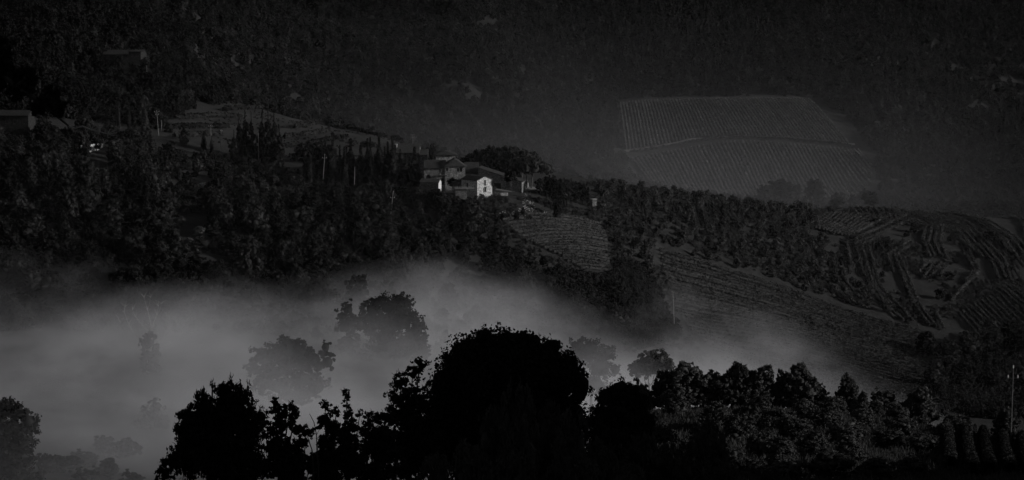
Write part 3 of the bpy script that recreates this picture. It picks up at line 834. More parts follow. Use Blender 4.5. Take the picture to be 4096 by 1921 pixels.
pole('pole with T shaped crossarm beside the terraced fields', (843, 505), (845, 570), 1100, ((-.05, .9),))
pole('slanting pole right of the T shaped pole', (886, 523), (880, 592), 1095, ((-.05, .5),))
pole('tall thin pole below the distant villa', (587, 262), (588, 338), 1260, (), False)
pole('short pole lower down the hillside than the villa', (612, 372), (614, 408), 1230, (), False)
pole('double armed pole beside the small dark cypresses', (627, 446), (633, 520), 1120, ((-.1, 1.0), (-.5, .7)))
pole('slender pole beside the double armed pole', (646, 480), (646, 505), 1120, (), False)
pole('dark pole with insulators above the olive trees at the right edge', (4053, 1474), (4047, 1640), 305, ((-.42, .62),), dz=-4, r=.1, mat=M_bark)
pole('thin leaning pole at the left edge of the big vineyard', (2692, 1165), (2698, 1316), 965, (), False, r=.09, mat=M_wood)

# ------------------------------------------------------------------ cypresses
def cypress_mesh(name, seed, n=1500, Hh=20., W=2.6, leaf=.38):
    rng = np.random.default_rng(seed)
    t = rng.random(n)**1.0; z = t*Hh
    prof = np.sin(np.clip(t*1.12+.12, 0, 1)*math.pi)**.55*(1-t**3*.55)
    prof = np.where(t > .9, prof*np.clip((1-t)/.1, .06, 1)**.8, prof)
    a = rng.uniform(0, 2*math.pi, n)
    r = W/2*prof*(1+.18*np.sin(a*3+z*.8)+rng.normal(0, .10, n))
    C = np.stack([np.cos(a)*r, np.sin(a)*r, z], -1); N = np.stack([np.cos(a), np.sin(a), np.full(n, .2)], -1)
    V = leaf_quads(C, N, leaf, rng, .5, 1.6, np.array([0, 0, 1.0]))
    F = np.arange(len(V)).reshape(-1, 4)
    m = 16; k = 14; cv = []; cf = []
    for i in range(k):
        tt = i/(k-1); pr = math.sin(min(tt*1.12+.12, 1)*math.pi)**.55*(1-tt**3*.55) if tt < .995 else .02
        for j in range(m):
            an = 2*math.pi*j/m; rr = W/2*pr*.86*(1+.18*math.sin(an*3+tt*Hh*.8)); cv.append((math.cos(an)*rr, math.sin(an)*rr, tt*Hh*.97))
    off = len(V)
    for i in range(k-1):
        for j in range(m):
            q = (j+1) % m; cf.append((off+i*m+j, off+i*m+q, off+(i+1)*m+q, off+(i+1)*m+j))
    V = np.concatenate([V, np.array(cv)]); F = np.concatenate([F, np.array(cf)])
    return mesh_np(name, V, F, M_cypress)
CYP = [cypress_mesh('crown', 400+i, W=2.5+.25*(i % 3)) for i in range(5)]
cyt = MB(); cyt.tube([(0, 0, -3), (0, 0, 4)], [.22, .18], 6); CYT = cyt.mesh('trunk', M_bark)
cyl = [(1224,593,1.5),(1243,569,2.2),(1259,590,1.6),(1270,611,2.6),(1294,569,2.8),(1307,556,2.2),(1337,532,3.3),(1349,604,2.4),(1365,583,2.2),(1382,590,2.4),(1391,590,2.2),(1408,557,3.6),(1448,585,3.9),(1475,558,3.0),(1486,552,2.2),(1501,620,1.6),(1521,537,3.2),(1543,589,2.4),(1555,570,3.0),(1574,546,3.4),(1585,583,2.6),(1604,600,2.6),(1625,616,2.8),(1642,630,2.5),(1661,590,3.6)]
for i, (cx, ty, w) in enumerate(cyl):
    D = 1034+R.uniform(-5, 5); b = base_pt(cx, D, -.3)
    b.z = min(b.z, zpy(738, D)); h = zpy(ty, D)-b.z
    root = empty('cypress', b, R.uniform(0, 6.28)); tag(root, f'{ordinal(i+1)} cypress from the left in the row beside the hamlet', 'cypress', 'row of cypresses beside the hamlet')
    c = link('crown', CYP[i % 5], root); c.scale = (w/2.6*1.2, w/2.6*1.2, h/20); link('trunk', CYT, root)
for i, (cx, ty, by, D, w, lab) in enumerate([(531,415,500,1115,1.6,'slim dark cypress left of the tall pair near the terraced fields'),(593,403,500,1110,2.8,'tall dark cypress standing alone left of the double armed pole'),(490,410,450,1118,1.3,'tiny dark cypress tip on the left skyline of trees'),(747,500,580,1090,3.8,'broad young cypress beside the terraced fields'),(826,525,590,1085,2.0,'small cypress just left of the T shaped pole'),(857,545,590,1085,1.6,'low cypress right of the T shaped pole')]):
    b = base_pt(cx, D, -.3); h = zpy(ty, D)-b.z
    root = empty('cypress', b, i); tag(root, lab, 'cypress'); c = link('crown', CYP[i % 5], root); c.scale = (w/2.6, w/2.6, h/20); link('trunk', CYT, root)

# poplars
def poplar_mesh(seed):
    rng = np.random.default_rng(seed); L = []
    for k in range(16):
        t = (k+.5)/16; w = 8*.36*math.sin(min(1, t*1.05+.2)*math.pi)**.6; a = rng.uniform(0, 6.28)
        L.append((math.cos(a)*w*.45, math.sin(a)*w*.45, t*20, w*.72+.5, w*.72+.5, 1.7))
    V, F, CF = crown_arrays(L, 2600, .5, rng, up=np.array([0, 0, 1.]), aspect=1.3)
    return quads_tris_mesh('crown', V, F, CF, M_dark_leaf)
POP = [poplar_mesh(430+i) for i in range(3)]
popt = MB(); popt.tube([(0, 0, -2), (0, 0, 9)], [.35, .15], 6); POPT = popt.mesh('trunk', M_bark)
for i, (cx, ty, w, D) in enumerate([(965,455,5,1080),(990,440,6,1086),(1015,450,5,1080),(1058,440,6,1078),(1082,432,6,1084),(1105,450,6,1078),(1125,500,5,1074),(945,520,5,1070)]):
    b = base_pt(cx, D, -.5); h = zpy(ty, D)-b.z
    root = empty('poplar', b, i*1.1); tag(root, f'{ordinal(i+1)} tall dark poplar of the group behind the transformer pole' if i < 7 else 'shortest poplar at the left of the group behind the transformer pole', 'poplar', 'poplars behind the transformer pole')
    c = link('crown', POP[i % 3], root); c.scale = (w/8*1.1, w/8*1.1, h/20); link('trunk', POPT, root)

# umbrella pines
def pine_mesh(seed):
    rng = np.random.default_rng(seed); L = [(0, 0, 0, 4.2, 4.2, 1.5)]
    for i in range(9):
        a = i*.7+rng.uniform(-.3, .3); r = rng.uniform(2.6, 4.6); L.append((math.cos(a)*r, math.sin(a)*r, -.3*r*.35+rng.uniform(-.1, .1), 2.1, 2.1, 1.1))
    V, F, CF = crown_arrays(L, 5000, .3, rng, core=1.05, tilt=.6, bottom=-.8, spray=0)
    return quads_tris_mesh('crown', V, F, CF, M_pine)
PINE = [pine_mesh(460+i) for i in range(3)]
def pine(label, cx, ty, D, w, by, lean=(0, 0), thick=1.0, mat=M_bark):
    b = base_pt(cx, D, -.4)
    if by: b.z = min(b.z, zpy(by, D))
    h = zpy(ty, D)-b.z
    root = empty('umbrella_pine', b); tag(root, label, 'pine tree', 'umbrella pines at the end of the hamlet')
    c = link('crown', PINE[int(cx) % 3], root); c.location = (0, 0, h-2.6*thick); c.scale = (w/8.6, w/8.6, thick*1.35); c.rotation_euler = (0, 0, cx)
    mb = MB(); mb.tube([(lean[0], 0, -1), (lean[0]*.45, 0, h*.35), (0, .1, h-3)], [.36, .28, .2], 7)
    mb.tube([(lean[0]*.1, 0, h*.6), (1.6, .3, h-2.4)], [.15, .08], 5); mb.tube([(lean[0]*.1, 0, h*.62), (-1.7, -.2, h-2.4)], [.15, .08], 5)
    mb.build('trunk', mat, root)
pine('leftmost umbrella pine of the grove behind the barn', 1893, 612, 1085, 10, None, thick=1.6)
pine('second umbrella pine from the left in the dome shaped grove', 1935, 588, 1082, 13, None, thick=1.8)
pine('umbrella pine at the centre of the dome shaped grove', 1985, 577, 1080, 14, None, thick=1.9)
pine('umbrella pine right of centre in the dome shaped grove', 2040, 577, 1078, 14, None, thick=1.9)
pine('umbrella pine at the right shoulder of the dome shaped grove', 2088, 592, 1074, 13, None, thick=1.8)
pine('lower umbrella pine with forked trunks beside the track', 2072, 618, 1050, 10, 745, (.8, 0), 1.5)
pine('umbrella pine with a bent sunlit trunk beside the track', 2098, 628, 1046, 8, 748, (1.9, 0), 1.3)
pine('separate umbrella pine at the right with a slightly leaning trunk', 2132, 625, 1048, 11.5, 748, (-.9, 0), 1.7)
# round shrubs and trees by the hamlet
SHRUB = [crown_mesh('crown', 6, 6, 2000, .32, M_dark_leaf, 480+i, nl=8, base=-.02) for i in range(4)]
st = MB(); st.tube([(0, 0, -1.5), (0, 0, 2.6)], [.2, .12], 6); SHT = st.mesh('trunk', M_bark)
def shrub(label, cx, ty, D, w, name='round_tree', cat='tree', group=None, by=None, me=None):
    b = base_pt(cx, D, -.3)
    if by: b.z = zpy(by, D)
    h = max(1.2, zpy(ty, D)-b.z)
    root = empty(name, b, cx*.7); tag(root, label, cat, group)
    c = link('crown', me or SHRUB[int(cx) % 4], root); c.scale = (w/6, w/6, h/6); link('trunk', SHT, root)
shrub('round bushy tree on the grass right of the small stone house', 2043, 678, 1006, 6.4, by=732)
shrub('dark bush behind the roof of the long outbuilding', 1975, 655, 1054, 8)
shrub('dark bush below the pines, left of their trunks', 2010, 660, 1052, 8)
shrub('dense dark bush under the crowns of the pines', 2045, 668, 1050, 7)
shrub('dark bush leaning on the rear of the tiled barn', 1905, 650, 1062, 7)
shrub('climbing shrub against the front of the farmhouse', 1812, 712, 1016, 5.5, by=748)
shrub('small shrub left of the steep barn door', 1835, 722, 1012, 4, by=752)
for q_, (cx_2, ty_2, w_2) in enumerate([(1885,640,8),(1930,640,9),(1985,650,8),(2060,655,7)]):
    shrub(f'{ordinal(q_+1)} dark undergrowth tree from the left filling the space below the pine dome', cx_2, ty_2, 1066, w_2, group='undergrowth trees below the pine dome')
shrub('low shrub behind the farmhouse wing roof', 1728, 628, 1046, 6)
shrub('pale leafy tree behind the small annexe', 1727, 583, 1078, 4)
shrub('dome of dark trees left of the cypresses', 1215, 580, 1090, 12)
shrub('dome of dark trees behind the leftmost cypresses', 1262, 568, 1096, 12)
shrub('bushy tree right of the hidden house', 1310, 580, 1090, 10)
for i, (cx, ty, w, D) in enumerate([(2160,712,5,1036),(2188,704,6,1038),(2215,706,6,1038),(2240,712,5.5,1036),(2268,716,6,1040),(2290,722,6,1042),(2316,728,6,1044),(2338,735,5,1044),(2245,735,5,1018),(2228,770,5,1005)]):
    shrub(f'{ordinal(i+1)} bushy tree from the left in the hedge row right of the pines' if i < 8 else ('bushy tree below the hedge row, above the grass bank' if i == 8 else 'dark low bush at the foot of the grass bank'), cx, ty, D, w, group='hedge row right of the pines')
# big dark shrubs right below the small house
for i, (cx, ty, w, D) in enumerate([(1700,757,7,990),(1735,762,7,988),(1780,775,8,986),(1820,790,8,984),(1870,800,8,978),(1900,815,8,974),(1930,835,7,968),(1660,748,8,994),(1615,742,8,1000),(1560,740,8,1004),(1500,742,8,1004),(1445,740,8,1006),(1380,742,8,1006),(1310,735,8,1010),(1250,728,8,1014),(1190,722,9,1018)]):
    shrub(f'{ordinal(i+1)} dark shrub along the upper edge of the thicket below the hamlet', cx, ty, D, w, 'dark_shrub', 'shrub', 'shrubs along the upper edge of the thicket', me=None)
for i, (cx, ty, D, w) in enumerate([(1855,800,976,5),(1985,840,982,3),(2010,850,984,3),(2065,845,986,2.6),(2090,830,990,2.4),(1990,865,975,3),(2120,862,990,2)]):
    shrub(f'{ordinal(i+1)} small bush on the bank below the small stone house', cx, ty, D, w, 'small_bush', 'bush', 'bushes on the bank below the stone house')

# ------------------------------------------------------------------ walls, stones, track, small things by the hamlet
def stone_wall(label, pts, hgt, thick=.6, mat=M_stone, dark=False):
    """dry stone wall along ground points: body plus proud stones as real geometry"""
    mb = MB(); st_ = MB(); rr = random.Random(len(label))
    o = pts[0]; root = empty('stone_wall', o); tag(root, label, 'stone wall')
    for a, b in zip(pts[:-1], pts[1:]):
        a = a-o; b = b-o; d = (b-a); L = d.length; d.normalize(); n = Vector((d.y, -d.x, 0)).normalized()*thick/2
        up = Vector((0, 0, hgt)); dn = Vector((0, 0, -1.0))
        A, B, C_, D_ = a-n, b-n, b+n, a+n
        mb.poly([D_+dn, C_+dn, C_+up, D_+up]); mb.poly([B+dn, A+dn, A+up, B+up]); mb.poly([D_+up, C_+up, B+up, A+up]); mb.poly([A+dn, D_+dn, D_+up, A+up]); mb.poly([C_+dn, B+dn, B+up, C_+up])
        k = int(L*hgt*5)
        for i in range(k):
            p_ = a+d*rr.uniform(0, L)+n*1.02+Vector((0, 0, rr.uniform(-.2, hgt))); w = rr.uniform(.12, .3); h = rr.uniform(.08, .18); e = rr.uniform(.03, .09)
            nn = n.normalized()*e
            q = [p_-d*w+Vector((0, 0, -h)), p_+d*w+Vector((0, 0, -h)), p_+d*w*.8+Vector((0, 0, h)), p_-d*w*.9+Vector((0, 0, h))]
            st_.poly([v+nn for v in q])
            for i2 in range(4): st_.poly([q[i2], q[(i2+1) % 4], q[(i2+1) % 4]+nn, q[i2]+nn])
    mb.build('wall_body', mat, root); s_ = st_.build('stones', mat, root); s_['kind'] = 'stuff'
def gp(px, D): return base_pt(px, D)
stone_wall('sunlit dry stone wall on the dark slope at the far left', [gp(338, 1008), gp(370, 1013), gp(405, 1022), gp(428, 1036)], 3.0)
stone_wall('short sunlit stone wall fragment left of the longer dry stone wall', [gp(190, 975), gp(218, 985)], 3.0)
stone_wall('small pale stone wall block on the slope right of the dry wall', [gp(800, 990), gp(828, 996)], 2.0)
stone_wall('low dry stone wall at the roadside right of the small stone house', [gp(1970, 1010), gp(2000, 1010), gp(2030, 1016)], 1.2, mat=M_darkstone)
stone_wall('retaining wall below the terrace left of the small stone house', [gp(1765, 1000), gp(1822, 997)], 2.4, mat=M_darkstone)

def rubble(label, polys, n, seed, name='rubble'):
    rr = random.Random(seed); V = []; F = []
    for k in range(n):
        px_ = rr.choice(polys); a = G(rr.uniform(px_[0], px_[1]), rr.uniform(px_[2], px_[3]))
        s_ = rr.uniform(.1, .3)*rr.uniform(.6, 1.2); o0 = len(V)
        for c in ((-1,-1,-1),(1,-1,-1),(1,1,-1),(-1,1,-1),(-1,-1,1),(1,-1,1),(1,1,1),(-1,1,1)):
            V.append((a.x+c[0]*s_*rr.uniform(.6, 1.2), a.y+c[1]*s_*rr.uniform(.6, 1.2), a.z+s_*.3+c[2]*s_*rr.uniform(.5, 1.0)))
        for f in ((0,3,2,1),(4,5,6,7),(0,1,5,4),(1,2,6,5),(2,3,7,6),(3,0,4,7)): F.append([o0+i for i in f])
    o = link(name, mesh_np(name, np.array(V), np.array(F), M_rock)); tag(o, label, kind='stuff')
rubble('pale rubble stones on the bank below the small stone house', [(2085, 2140, 800, 865), (2050, 2115, 840, 868), (2215, 2225, 790, 860), (1990, 2090, 850, 865), (2090, 2130, 770, 850)], 210, 5)
rubble('pale stones strewn on the dark left hillside', [(560, 610, 965, 1000), (90, 130, 1110, 1130), (195, 225, 1085, 1110), (340, 420, 1020, 1060), (760, 775, 1060, 1080), (30, 180, 500, 570), (290, 310, 780, 800), (720, 850, 1150, 1170)], 120, 6)

def strip(name, pl, w, mat, label=None, lift=.06):
    """sheet laid on the ground along a line of the photograph's ground points"""
    pts = []
    for a, b in zip(pl[:-1], pl[1:]):
        for k in range(6): pts.append((a[0]+(b[0]-a[0])*k/6, a[1]+(b[1]-a[1])*k/6))
    pts.append(pl[-1]); g = [G(*q) for q in pts]; V = []; F = []
    for i, q in enumerate(g):
        d = (g[min(i+1, len(g)-1)]-g[max(i-1, 0)]); d.z = 0; d.normalize(); n = Vector((d.y, -d.x, 0))
        for t in (-1, -.33, .33, 1):
            x_, y_ = q.x+n.x*w/2*t, q.y+n.y*w/2*t; V.append((x_, y_, Hs(x_, y_)+lift))
    for i in range(len(g)-1):
        for j in range(3): a = i*4+j; F.append((a, a+1, a+5, a+4))
    o = link(name, mesh_np(name, np.array(V), np.array(F), mat)); tag(o, label, kind='structure')
strip('track', [(1975, 757), (2030, 765), (2085, 764), (2140, 752), (2190, 765), (2300, 790)], 3.4, M_track)
strip('vineyard_track', [(2640, 980), (2630, 1050), (2650, 1120), (2680, 1210), (2720, 1290)], 3.5, M_grass)
strip('hillside_path', [(2500, 606), (2640, 586), (2770, 560), (2900, 549), (3000, 547), (3150, 552), (3300, 566), (3420, 580)], 5.0, M_track, lift=.15)
strip('field_edge', [(2470, 418), (2560, 402), (2800, 393), (3050, 391), (3240, 394), (3340, 440), (3430, 530), (3490, 640), (3500, 740), (3440, 812)], 6.0, M_grass, lift=.15)
for pl in ([(735, 470), (900, 462), (1150, 478), (1380, 500)], [(850, 530), (1000, 535), (1160, 530), (1300, 500)], [(720, 505), (860, 505), (930, 500)]):
    strip('field_terrace', pl, 14, M_grass, lift=.2)

def sheet(name, poly, mat, d0, d1, step=5.0, lift=.12):
    """ground cover laid over the terrain inside an outline"""
    V = []; F = []; idx = {}
    ss = np.arange(min(p[0] for p in poly)-40, max(p[0] for p in poly)+60, 14.0); ds = np.arange(d0, d1, step)
    S_, D_ = np.meshgrid(ss, ds, indexing='ij'); X_ = (S_-2048)*K/CP*D_; Z_ = H(X_, D_); px_, py_ = proj(X_, D_, Z_); ins = in_poly(px_, py_, poly)
    def vid(i, j):
        if (i, j) not in idx: idx[(i, j)] = len(V); V.append((X_[i, j], D_[i, j], Z_[i, j]+lift))
        return idx[(i, j)]
    for i in range(len(ss)-1):
        for j in range(len(ds)-1):
            if ins[i, j] or ins[i+1, j+1]: F.append((vid(i, j), vid(i+1, j), vid(i+1, j+1), vid(i, j+1)))
    o = link(name, mesh_np(name, np.array(V), np.array(F), mat, smooth=True)); tag(o, kind='structure')
M_pasture = mat_noise('dry_pasture', .008, .024, 0.35, detail=12, bump=.6)
sheet('pasture', POLY_FIELD, M_pasture, 1062, 1425)
# parked things under the pines and in the olive grove
root = empty('parked_van', base_pt(2082, 1040), .3); tag(root, 'pale vehicle parked beneath the pines, seen between the trunks', 'van')
mb = MB(); mb.box(-1.9, 1.9, -.9, .9, .4, 1.1); mb.box(-1.7, .9, -.8, .8, 1.1, 1.9); mb.poly([(.9, -.8, 1.1), (1.5, -.8, 1.1), (.9, -.8, 1.9)]); mb.build('body', M_white, root)
mb = MB(); mb.box(-1.4, .7, -.83, -.8, 1.2, 1.7); mb.build('window', M_shutter, root)
for wx in (-1.2, 1.2):
    for wy in (-.8, .8):
        mb = MB(); mb.tube([(wx, wy-.12, .35), (wx, wy+.12, .35)], [.36, .36], 12); mb.build('wheel', M_shutter, root)
root = empty('marker_post', base_pt(2111, 1024)); root.location.z = zpy(747, 1024); tag(root, 'short bright white post at the roadside under the pines', 'post')
mb = MB(); mb.tube([(0, 0, -.5), (.05, 0, 1.7)], [.14, .12], 6); mb.build('post_shaft', M_white, root)
b = base_pt(2372, 1030); b.z = zpy(815, 1030)
root = empty('water_tank', b, .5); tag(root, 'small grey box shaped hut among the olive trees right of the hamlet', 'hut')
mb = MB(); mb.box(-1.0, 1.0, -.9, .9, -1, 1.9); mb.build('wall', M_darkstone, root)
mb = MB(); mb.box(-1.15, 1.15, -1.05, 1.05, 1.903, 2.05); mb.build('roof', M_stone, root)
# rustic gate / fence by the bank
a = G(2178, 868); c = G(2204, 866)
root = empty('wooden_gate', a); tag(root, 'open wooden rail gate at the top of the small vineyard', 'gate')
v = (c-a); v.z = 0
for q in (Vector((0, 0, 0)), v):
    mb = MB(); mb.tube([q+Vector((0, 0, -.5)), q+Vector((0, 0, 1.9))], [.08, .07], 5); mb.build('post', M_wood, root)
mb = MB(); mb.tube([Vector((-.3, 0, 1.0)), v+Vector((0, 0, 1.9))], [.07, .07], 5); mb.build('rail', M_wood, root)
for pxs, pys in ((2145, 868), (2105, 866), (2225, 860), (2218, 800)):
    g_ = G(pxs, pys); root = empty('fence_post', g_); mb = MB(); mb.tube([(0, 0, -.5), (0, 0, 2.1)], [.08, .06], 5); mb.build('shaft', M_wood, root)
    tag(root, {2145: 'thin fence post at the top edge of the small vineyard', 2105: 'fence post at the foot of the rubble bank', 2225: 'fence post right of the open rail gate', 2218: 'fence post high on the grass bank'}[pxs], 'post', 'fence posts on the bank')

# ------------------------------------------------------------------ vine rows
def vine_row(label, pts, h=1.9, w=.9, leaf=.32, dens=9, mat=M_vine, group=None, name='vine_row', cat='vine row'):
    """hedge like row of vines along world ground points (Vectors)"""
    xy = np.array([(p.x, p.y) for p in pts]); seg = np.linalg.norm(np.diff(xy, axis=0), axis=1); L = seg.sum()
    if L < 2: return
    n = int(L*dens); t = NR.uniform(0, L, n); cs = np.concatenate([[0], np.cumsum(seg)])
    i = np.clip(np.searchsorted(cs, t)-1, 0, len(seg)-1); a = (t-cs[i])/seg[i]
    c = xy[i]*(1-a)[:, None]+xy[i+1]*a[:, None]
    d = (xy[i+1]-xy[i])/seg[i][:, None]; nrm = np.stack([d[:, 1], -d[:, 0]], -1)
    gap = vnoise(t/3.1+pts[0].x, np.full(n, pts[0].y*.3))
    keep = gap > -.42
    th = NR.uniform(0, math.pi, n); rad = NR.uniform(.75, 1.1, n)
    off = np.cos(th)*w/2*rad; zz = h*(.32+.62*np.sin(th)*rad) + vnoise(t/1.7, np.full(n, 3.3))*.7
    pos = c+nrm*off[:, None]; g = H(pos[:, 0], pos[:, 1])
    o3 = np.array([pts[0].x, pts[0].y, pts[0].z])
    C = np.stack([pos[:, 0], pos[:, 1], g+zz], -1)-o3; N = np.stack([nrm[:, 0]*np.cos(th), nrm[:, 1]*np.cos(th), np.sin(th)], -1)
    C = C[keep]; N = N[keep]
    V = leaf_quads(C, N, leaf, NR, .8); F = np.arange(len(V)).reshape(-1, 4)
    # dark inner body of stems
    m = max(2, int(L/6)); tt = np.linspace(0, L, m); ii = np.clip(np.searchsorted(cs, tt)-1, 0, len(seg)-1); aa = (tt-cs[ii])/seg[ii]
    cc = xy[ii]*(1-aa)[:, None]+xy[ii+1]*aa[:, None]; gz = H(cc[:, 0], cc[:, 1]); dd = (xy[ii+1]-xy[ii])/seg[ii][:, None]; nn = np.stack([dd[:, 1], -dd[:, 0]], -1)
    cv = []
    for s_, z_ in ((-.26*w, .35*h), (-.2*w, .8*h), (.2*w, .8*h), (.26*w, .35*h)):
        cv.append(np.stack([cc[:, 0]+nn[:, 0]*s_, cc[:, 1]+nn[:, 1]*s_, gz+z_], -1)-o3)
    cv = np.stack(cv, 1).reshape(-1, 3); off0 = len(V); cf = []
    for q in range(m-1):
        for j in range(3): a0 = off0+q*4+j; cf.append((a0, a0+1, a0+5, a0+4))
    V = np.concatenate([V, cv]); F = np.concatenate([F, np.array(cf)])
    o = link(name, mesh_np(name, V, F, mat), loc=pts[0]); tag(o, label, cat, group)
    return o
def curve(pl, t):
    """point at fraction t along an image polyline"""
    seg = [math.dist(a, b) for a, b in zip(pl[:-1], pl[1:])]; L = sum(seg)*t
    for s_, a, b in zip(seg, pl[:-1], pl[1:]):
        if L <= s_ or (a, b) == (pl[-2], pl[-1]): f = L/s_; return (a[0]+(b[0]-a[0])*f, a[1]+(b[1]-a[1])*f)
        L -= s_
def plot(labfmt, A, B, n, group, bow=0, steps=12, D0=600, rev=False, **kw):
    for i in range(n):
        t = (i+.5)/n; a = curve(A, t); b = curve(B, t)
        g0 = G(*a, D0=D0); g1 = G(*b, D0=D0); pts = []
        for k in range(steps+1):
            f = k/steps; x_ = g0.x+(g1.x-g0.x)*f; y_ = g0.y+(g1.y-g0.y)*f+bow*math.sin(math.pi*f); pts.append(Vector((x_, y_, Hs(x_, y_))))
        vine_row(labfmt.format(ordinal((n-i) if rev else (i+1))), pts, group=group, **kw)

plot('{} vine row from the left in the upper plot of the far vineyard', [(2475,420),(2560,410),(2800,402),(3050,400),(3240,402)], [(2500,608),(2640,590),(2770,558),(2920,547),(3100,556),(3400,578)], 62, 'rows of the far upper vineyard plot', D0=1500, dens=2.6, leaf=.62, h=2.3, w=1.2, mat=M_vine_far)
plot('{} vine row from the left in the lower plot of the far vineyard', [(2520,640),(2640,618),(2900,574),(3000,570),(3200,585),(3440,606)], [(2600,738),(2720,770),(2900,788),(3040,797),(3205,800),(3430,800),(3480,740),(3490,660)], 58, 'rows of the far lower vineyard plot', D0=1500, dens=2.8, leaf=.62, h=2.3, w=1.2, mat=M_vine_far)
plot('{} vine row from the top in the large vineyard on the near slope', [(2635,1003),(2690,1230),(2760,1330),(2900,1450),(3050,1530)], [(3720,1345),(3760,1480),(3700,1560),(3600,1620),(3500,1650)], 46, 'rows of the large vineyard on the near slope', bow=13, steps=30, D0=800, dens=11, leaf=.4)
plot('{} vine row from the top in the small vineyard below the hamlet', [(1990,870),(2050,930),(2120,980),(2250,1040),(2330,1090)], [(2400,905),(2428,960),(2430,1010),(2437,1060),(2443,1105)], 20, 'rows of the small vineyard below the hamlet', steps=20, D0=800, dens=11, leaf=.4)
plot('{} vine row from the left along the crest of the right ridge', [(3230,832),(3500,842),(3800,860),(4096,876),(4420,886)], [(3420,870),(3760,930),(4060,975),(4380,1010),(4760,1020)], 58, 'rows along the crest of the right ridge', steps=12, D0=900, dens=7, leaf=.42)
plot('{} vine row from the left in the slanted plot below the crest', [(3275,862),(3360,858),(3450,862),(3560,880)], [(3215,900),(3262,925),(3330,945),(3400,955)], 13, 'rows of the slanted plot below the crest', D0=900, dens=8, leaf=.42)
plot('{} vine row from the left in the lower right vineyard', [(3822,1262),(3915,1208),(4015,1148),(4096,1150),(4200,1140)], [(3960,1420),(4120,1400),(4300,1360),(4400,1330),(4500,1300)], 24, 'rows of the lower right vineyard', D0=800, dens=9, leaf=.42)
CR = lambda q: (3200+q[0]/2.013, 800+q[1]/2.013)
terr = [
 [(380,370),(415,570)],[(440,370),(520,640)],[(495,375),(590,720)],[(550,370),(600,560),(640,720),(820,900),(910,1010)],[(590,720),(740,920),(830,990)],
 [(430,350),(620,250),(760,190),(860,150)],[(450,370),(640,290),(800,220),(900,180)],[(500,385),(640,320)],
 [(700,470),(880,350)],[(760,470),(900,380)],[(710,480),(750,600)],[(765,480),(850,700),(920,880),(1050,1040)],[(810,490),(890,680),(960,870),(1090,1040)],
 [(1010,260),(990,340),(1050,480)],[(1060,250),(1030,370),(1090,480)],[(1110,240),(1080,370),(1140,480)],[(1150,230),(1130,360),(1190,500)],
 [(1040,520),(960,600)],[(1090,520),(990,650)],[(1130,530),(1050,640)],[(1170,560),(1130,640)],
 [(1260,260),(1470,480)],[(1310,260),(1540,510),(1600,650)],[(1360,260),(1600,520),(1660,660)],[(1400,260),(1640,500),(1710,690)],
 [(1290,340),(1400,430)],[(1310,430),(1390,560)],[(1360,430),(1440,590)],
 [(1600,330),(1700,450)],[(1640,330),(1804,560)],[(1690,330),(1880,540)],[(1740,330),(1900,480)],[(1800,340),(1940,460)],
 [(1440,600),(1220,830)],[(1410,590),(1330,690)],[(75,330),(250,560)],[(95,320),(290,560)],[(290,590),(490,830)],[(1100,930),(1160,1070)],[(1720,560),(1800,690)]]
for i, pl in enumerate(terr):
    pl = [CR(q) for q in pl]; pts = []
    for a, b in zip(pl[:-1], pl[1:]):
        for k in range(5): pts.append(G(a[0]+(b[0]-a[0])*k/5, a[1]+(b[1]-a[1])*k/5, D0=800))
    pts.append(G(*pl[-1], D0=800))
    vine_row(f'{ordinal(i+1)} of the scattered terrace vine rows on the right slope', pts, h=2.2, w=1.5, dens=14, leaf=.42, group='scattered terrace rows on the right slope')
for i, pl in enumerate([[(700,482),(850,474),(990,480)],[(640,522),(800,518),(940,520)],[(1130,462),(1260,470),(1330,490)],[(1180,520),(1260,500),(1380,492)],[(1140,560),(1260,545),(1330,530)],[(1230,592),(1320,570),(1400,560)],[(1380,520),(1480,545),(1560,560)],[(700,560),(830,548),(900,552)],[(1440,590),(1520,600)],[(900,448),(1010,440),(1120,446)]]):
    pts = []
    for a, b in zip(pl[:-1], pl[1:]):
        for k in range(6): pts.append(G(a[0]+(b[0]-a[0])*k/6, a[1]+(b[1]-a[1])*k/6, D0=1050))
    vine_row(f'{ordinal(i+1)} dark hedge line across the terraced fields left of the hamlet', pts, h=3.2, w=2.6, dens=7, leaf=.7, mat=M_thick_leaf, group='hedge lines across the terraced fields', name='hedge', cat='hedge')
nearrows = [[(3765,1712),(3805,1900)],[(3828,1716),(3890,1930)],[(3900,1716),(3960,1930)],[(3975,1760),(4040,1930)],[(4050,1765),(4115,1930)],[(4120,1770),(4190,1930)]]
for i, pl in enumerate(nearrows):
    a = G(*pl[0], D0=180); b = G(*pl[1], D0=150); pts = [Vector((a.x+(b.x-a.x)*k/8, a.y+(b.y-a.y)*k/8, 0)) for k in range(9)]
    for q in pts: q.z = Hs(q.x, q.y)
    vine_row(f'{ordinal(i+1)} dark vine row from the left in the lower right corner', pts, h=2.1, w=1.25, dens=170, leaf=.12, mat=M_dark_leaf, group='dark vine rows in the lower right corner')

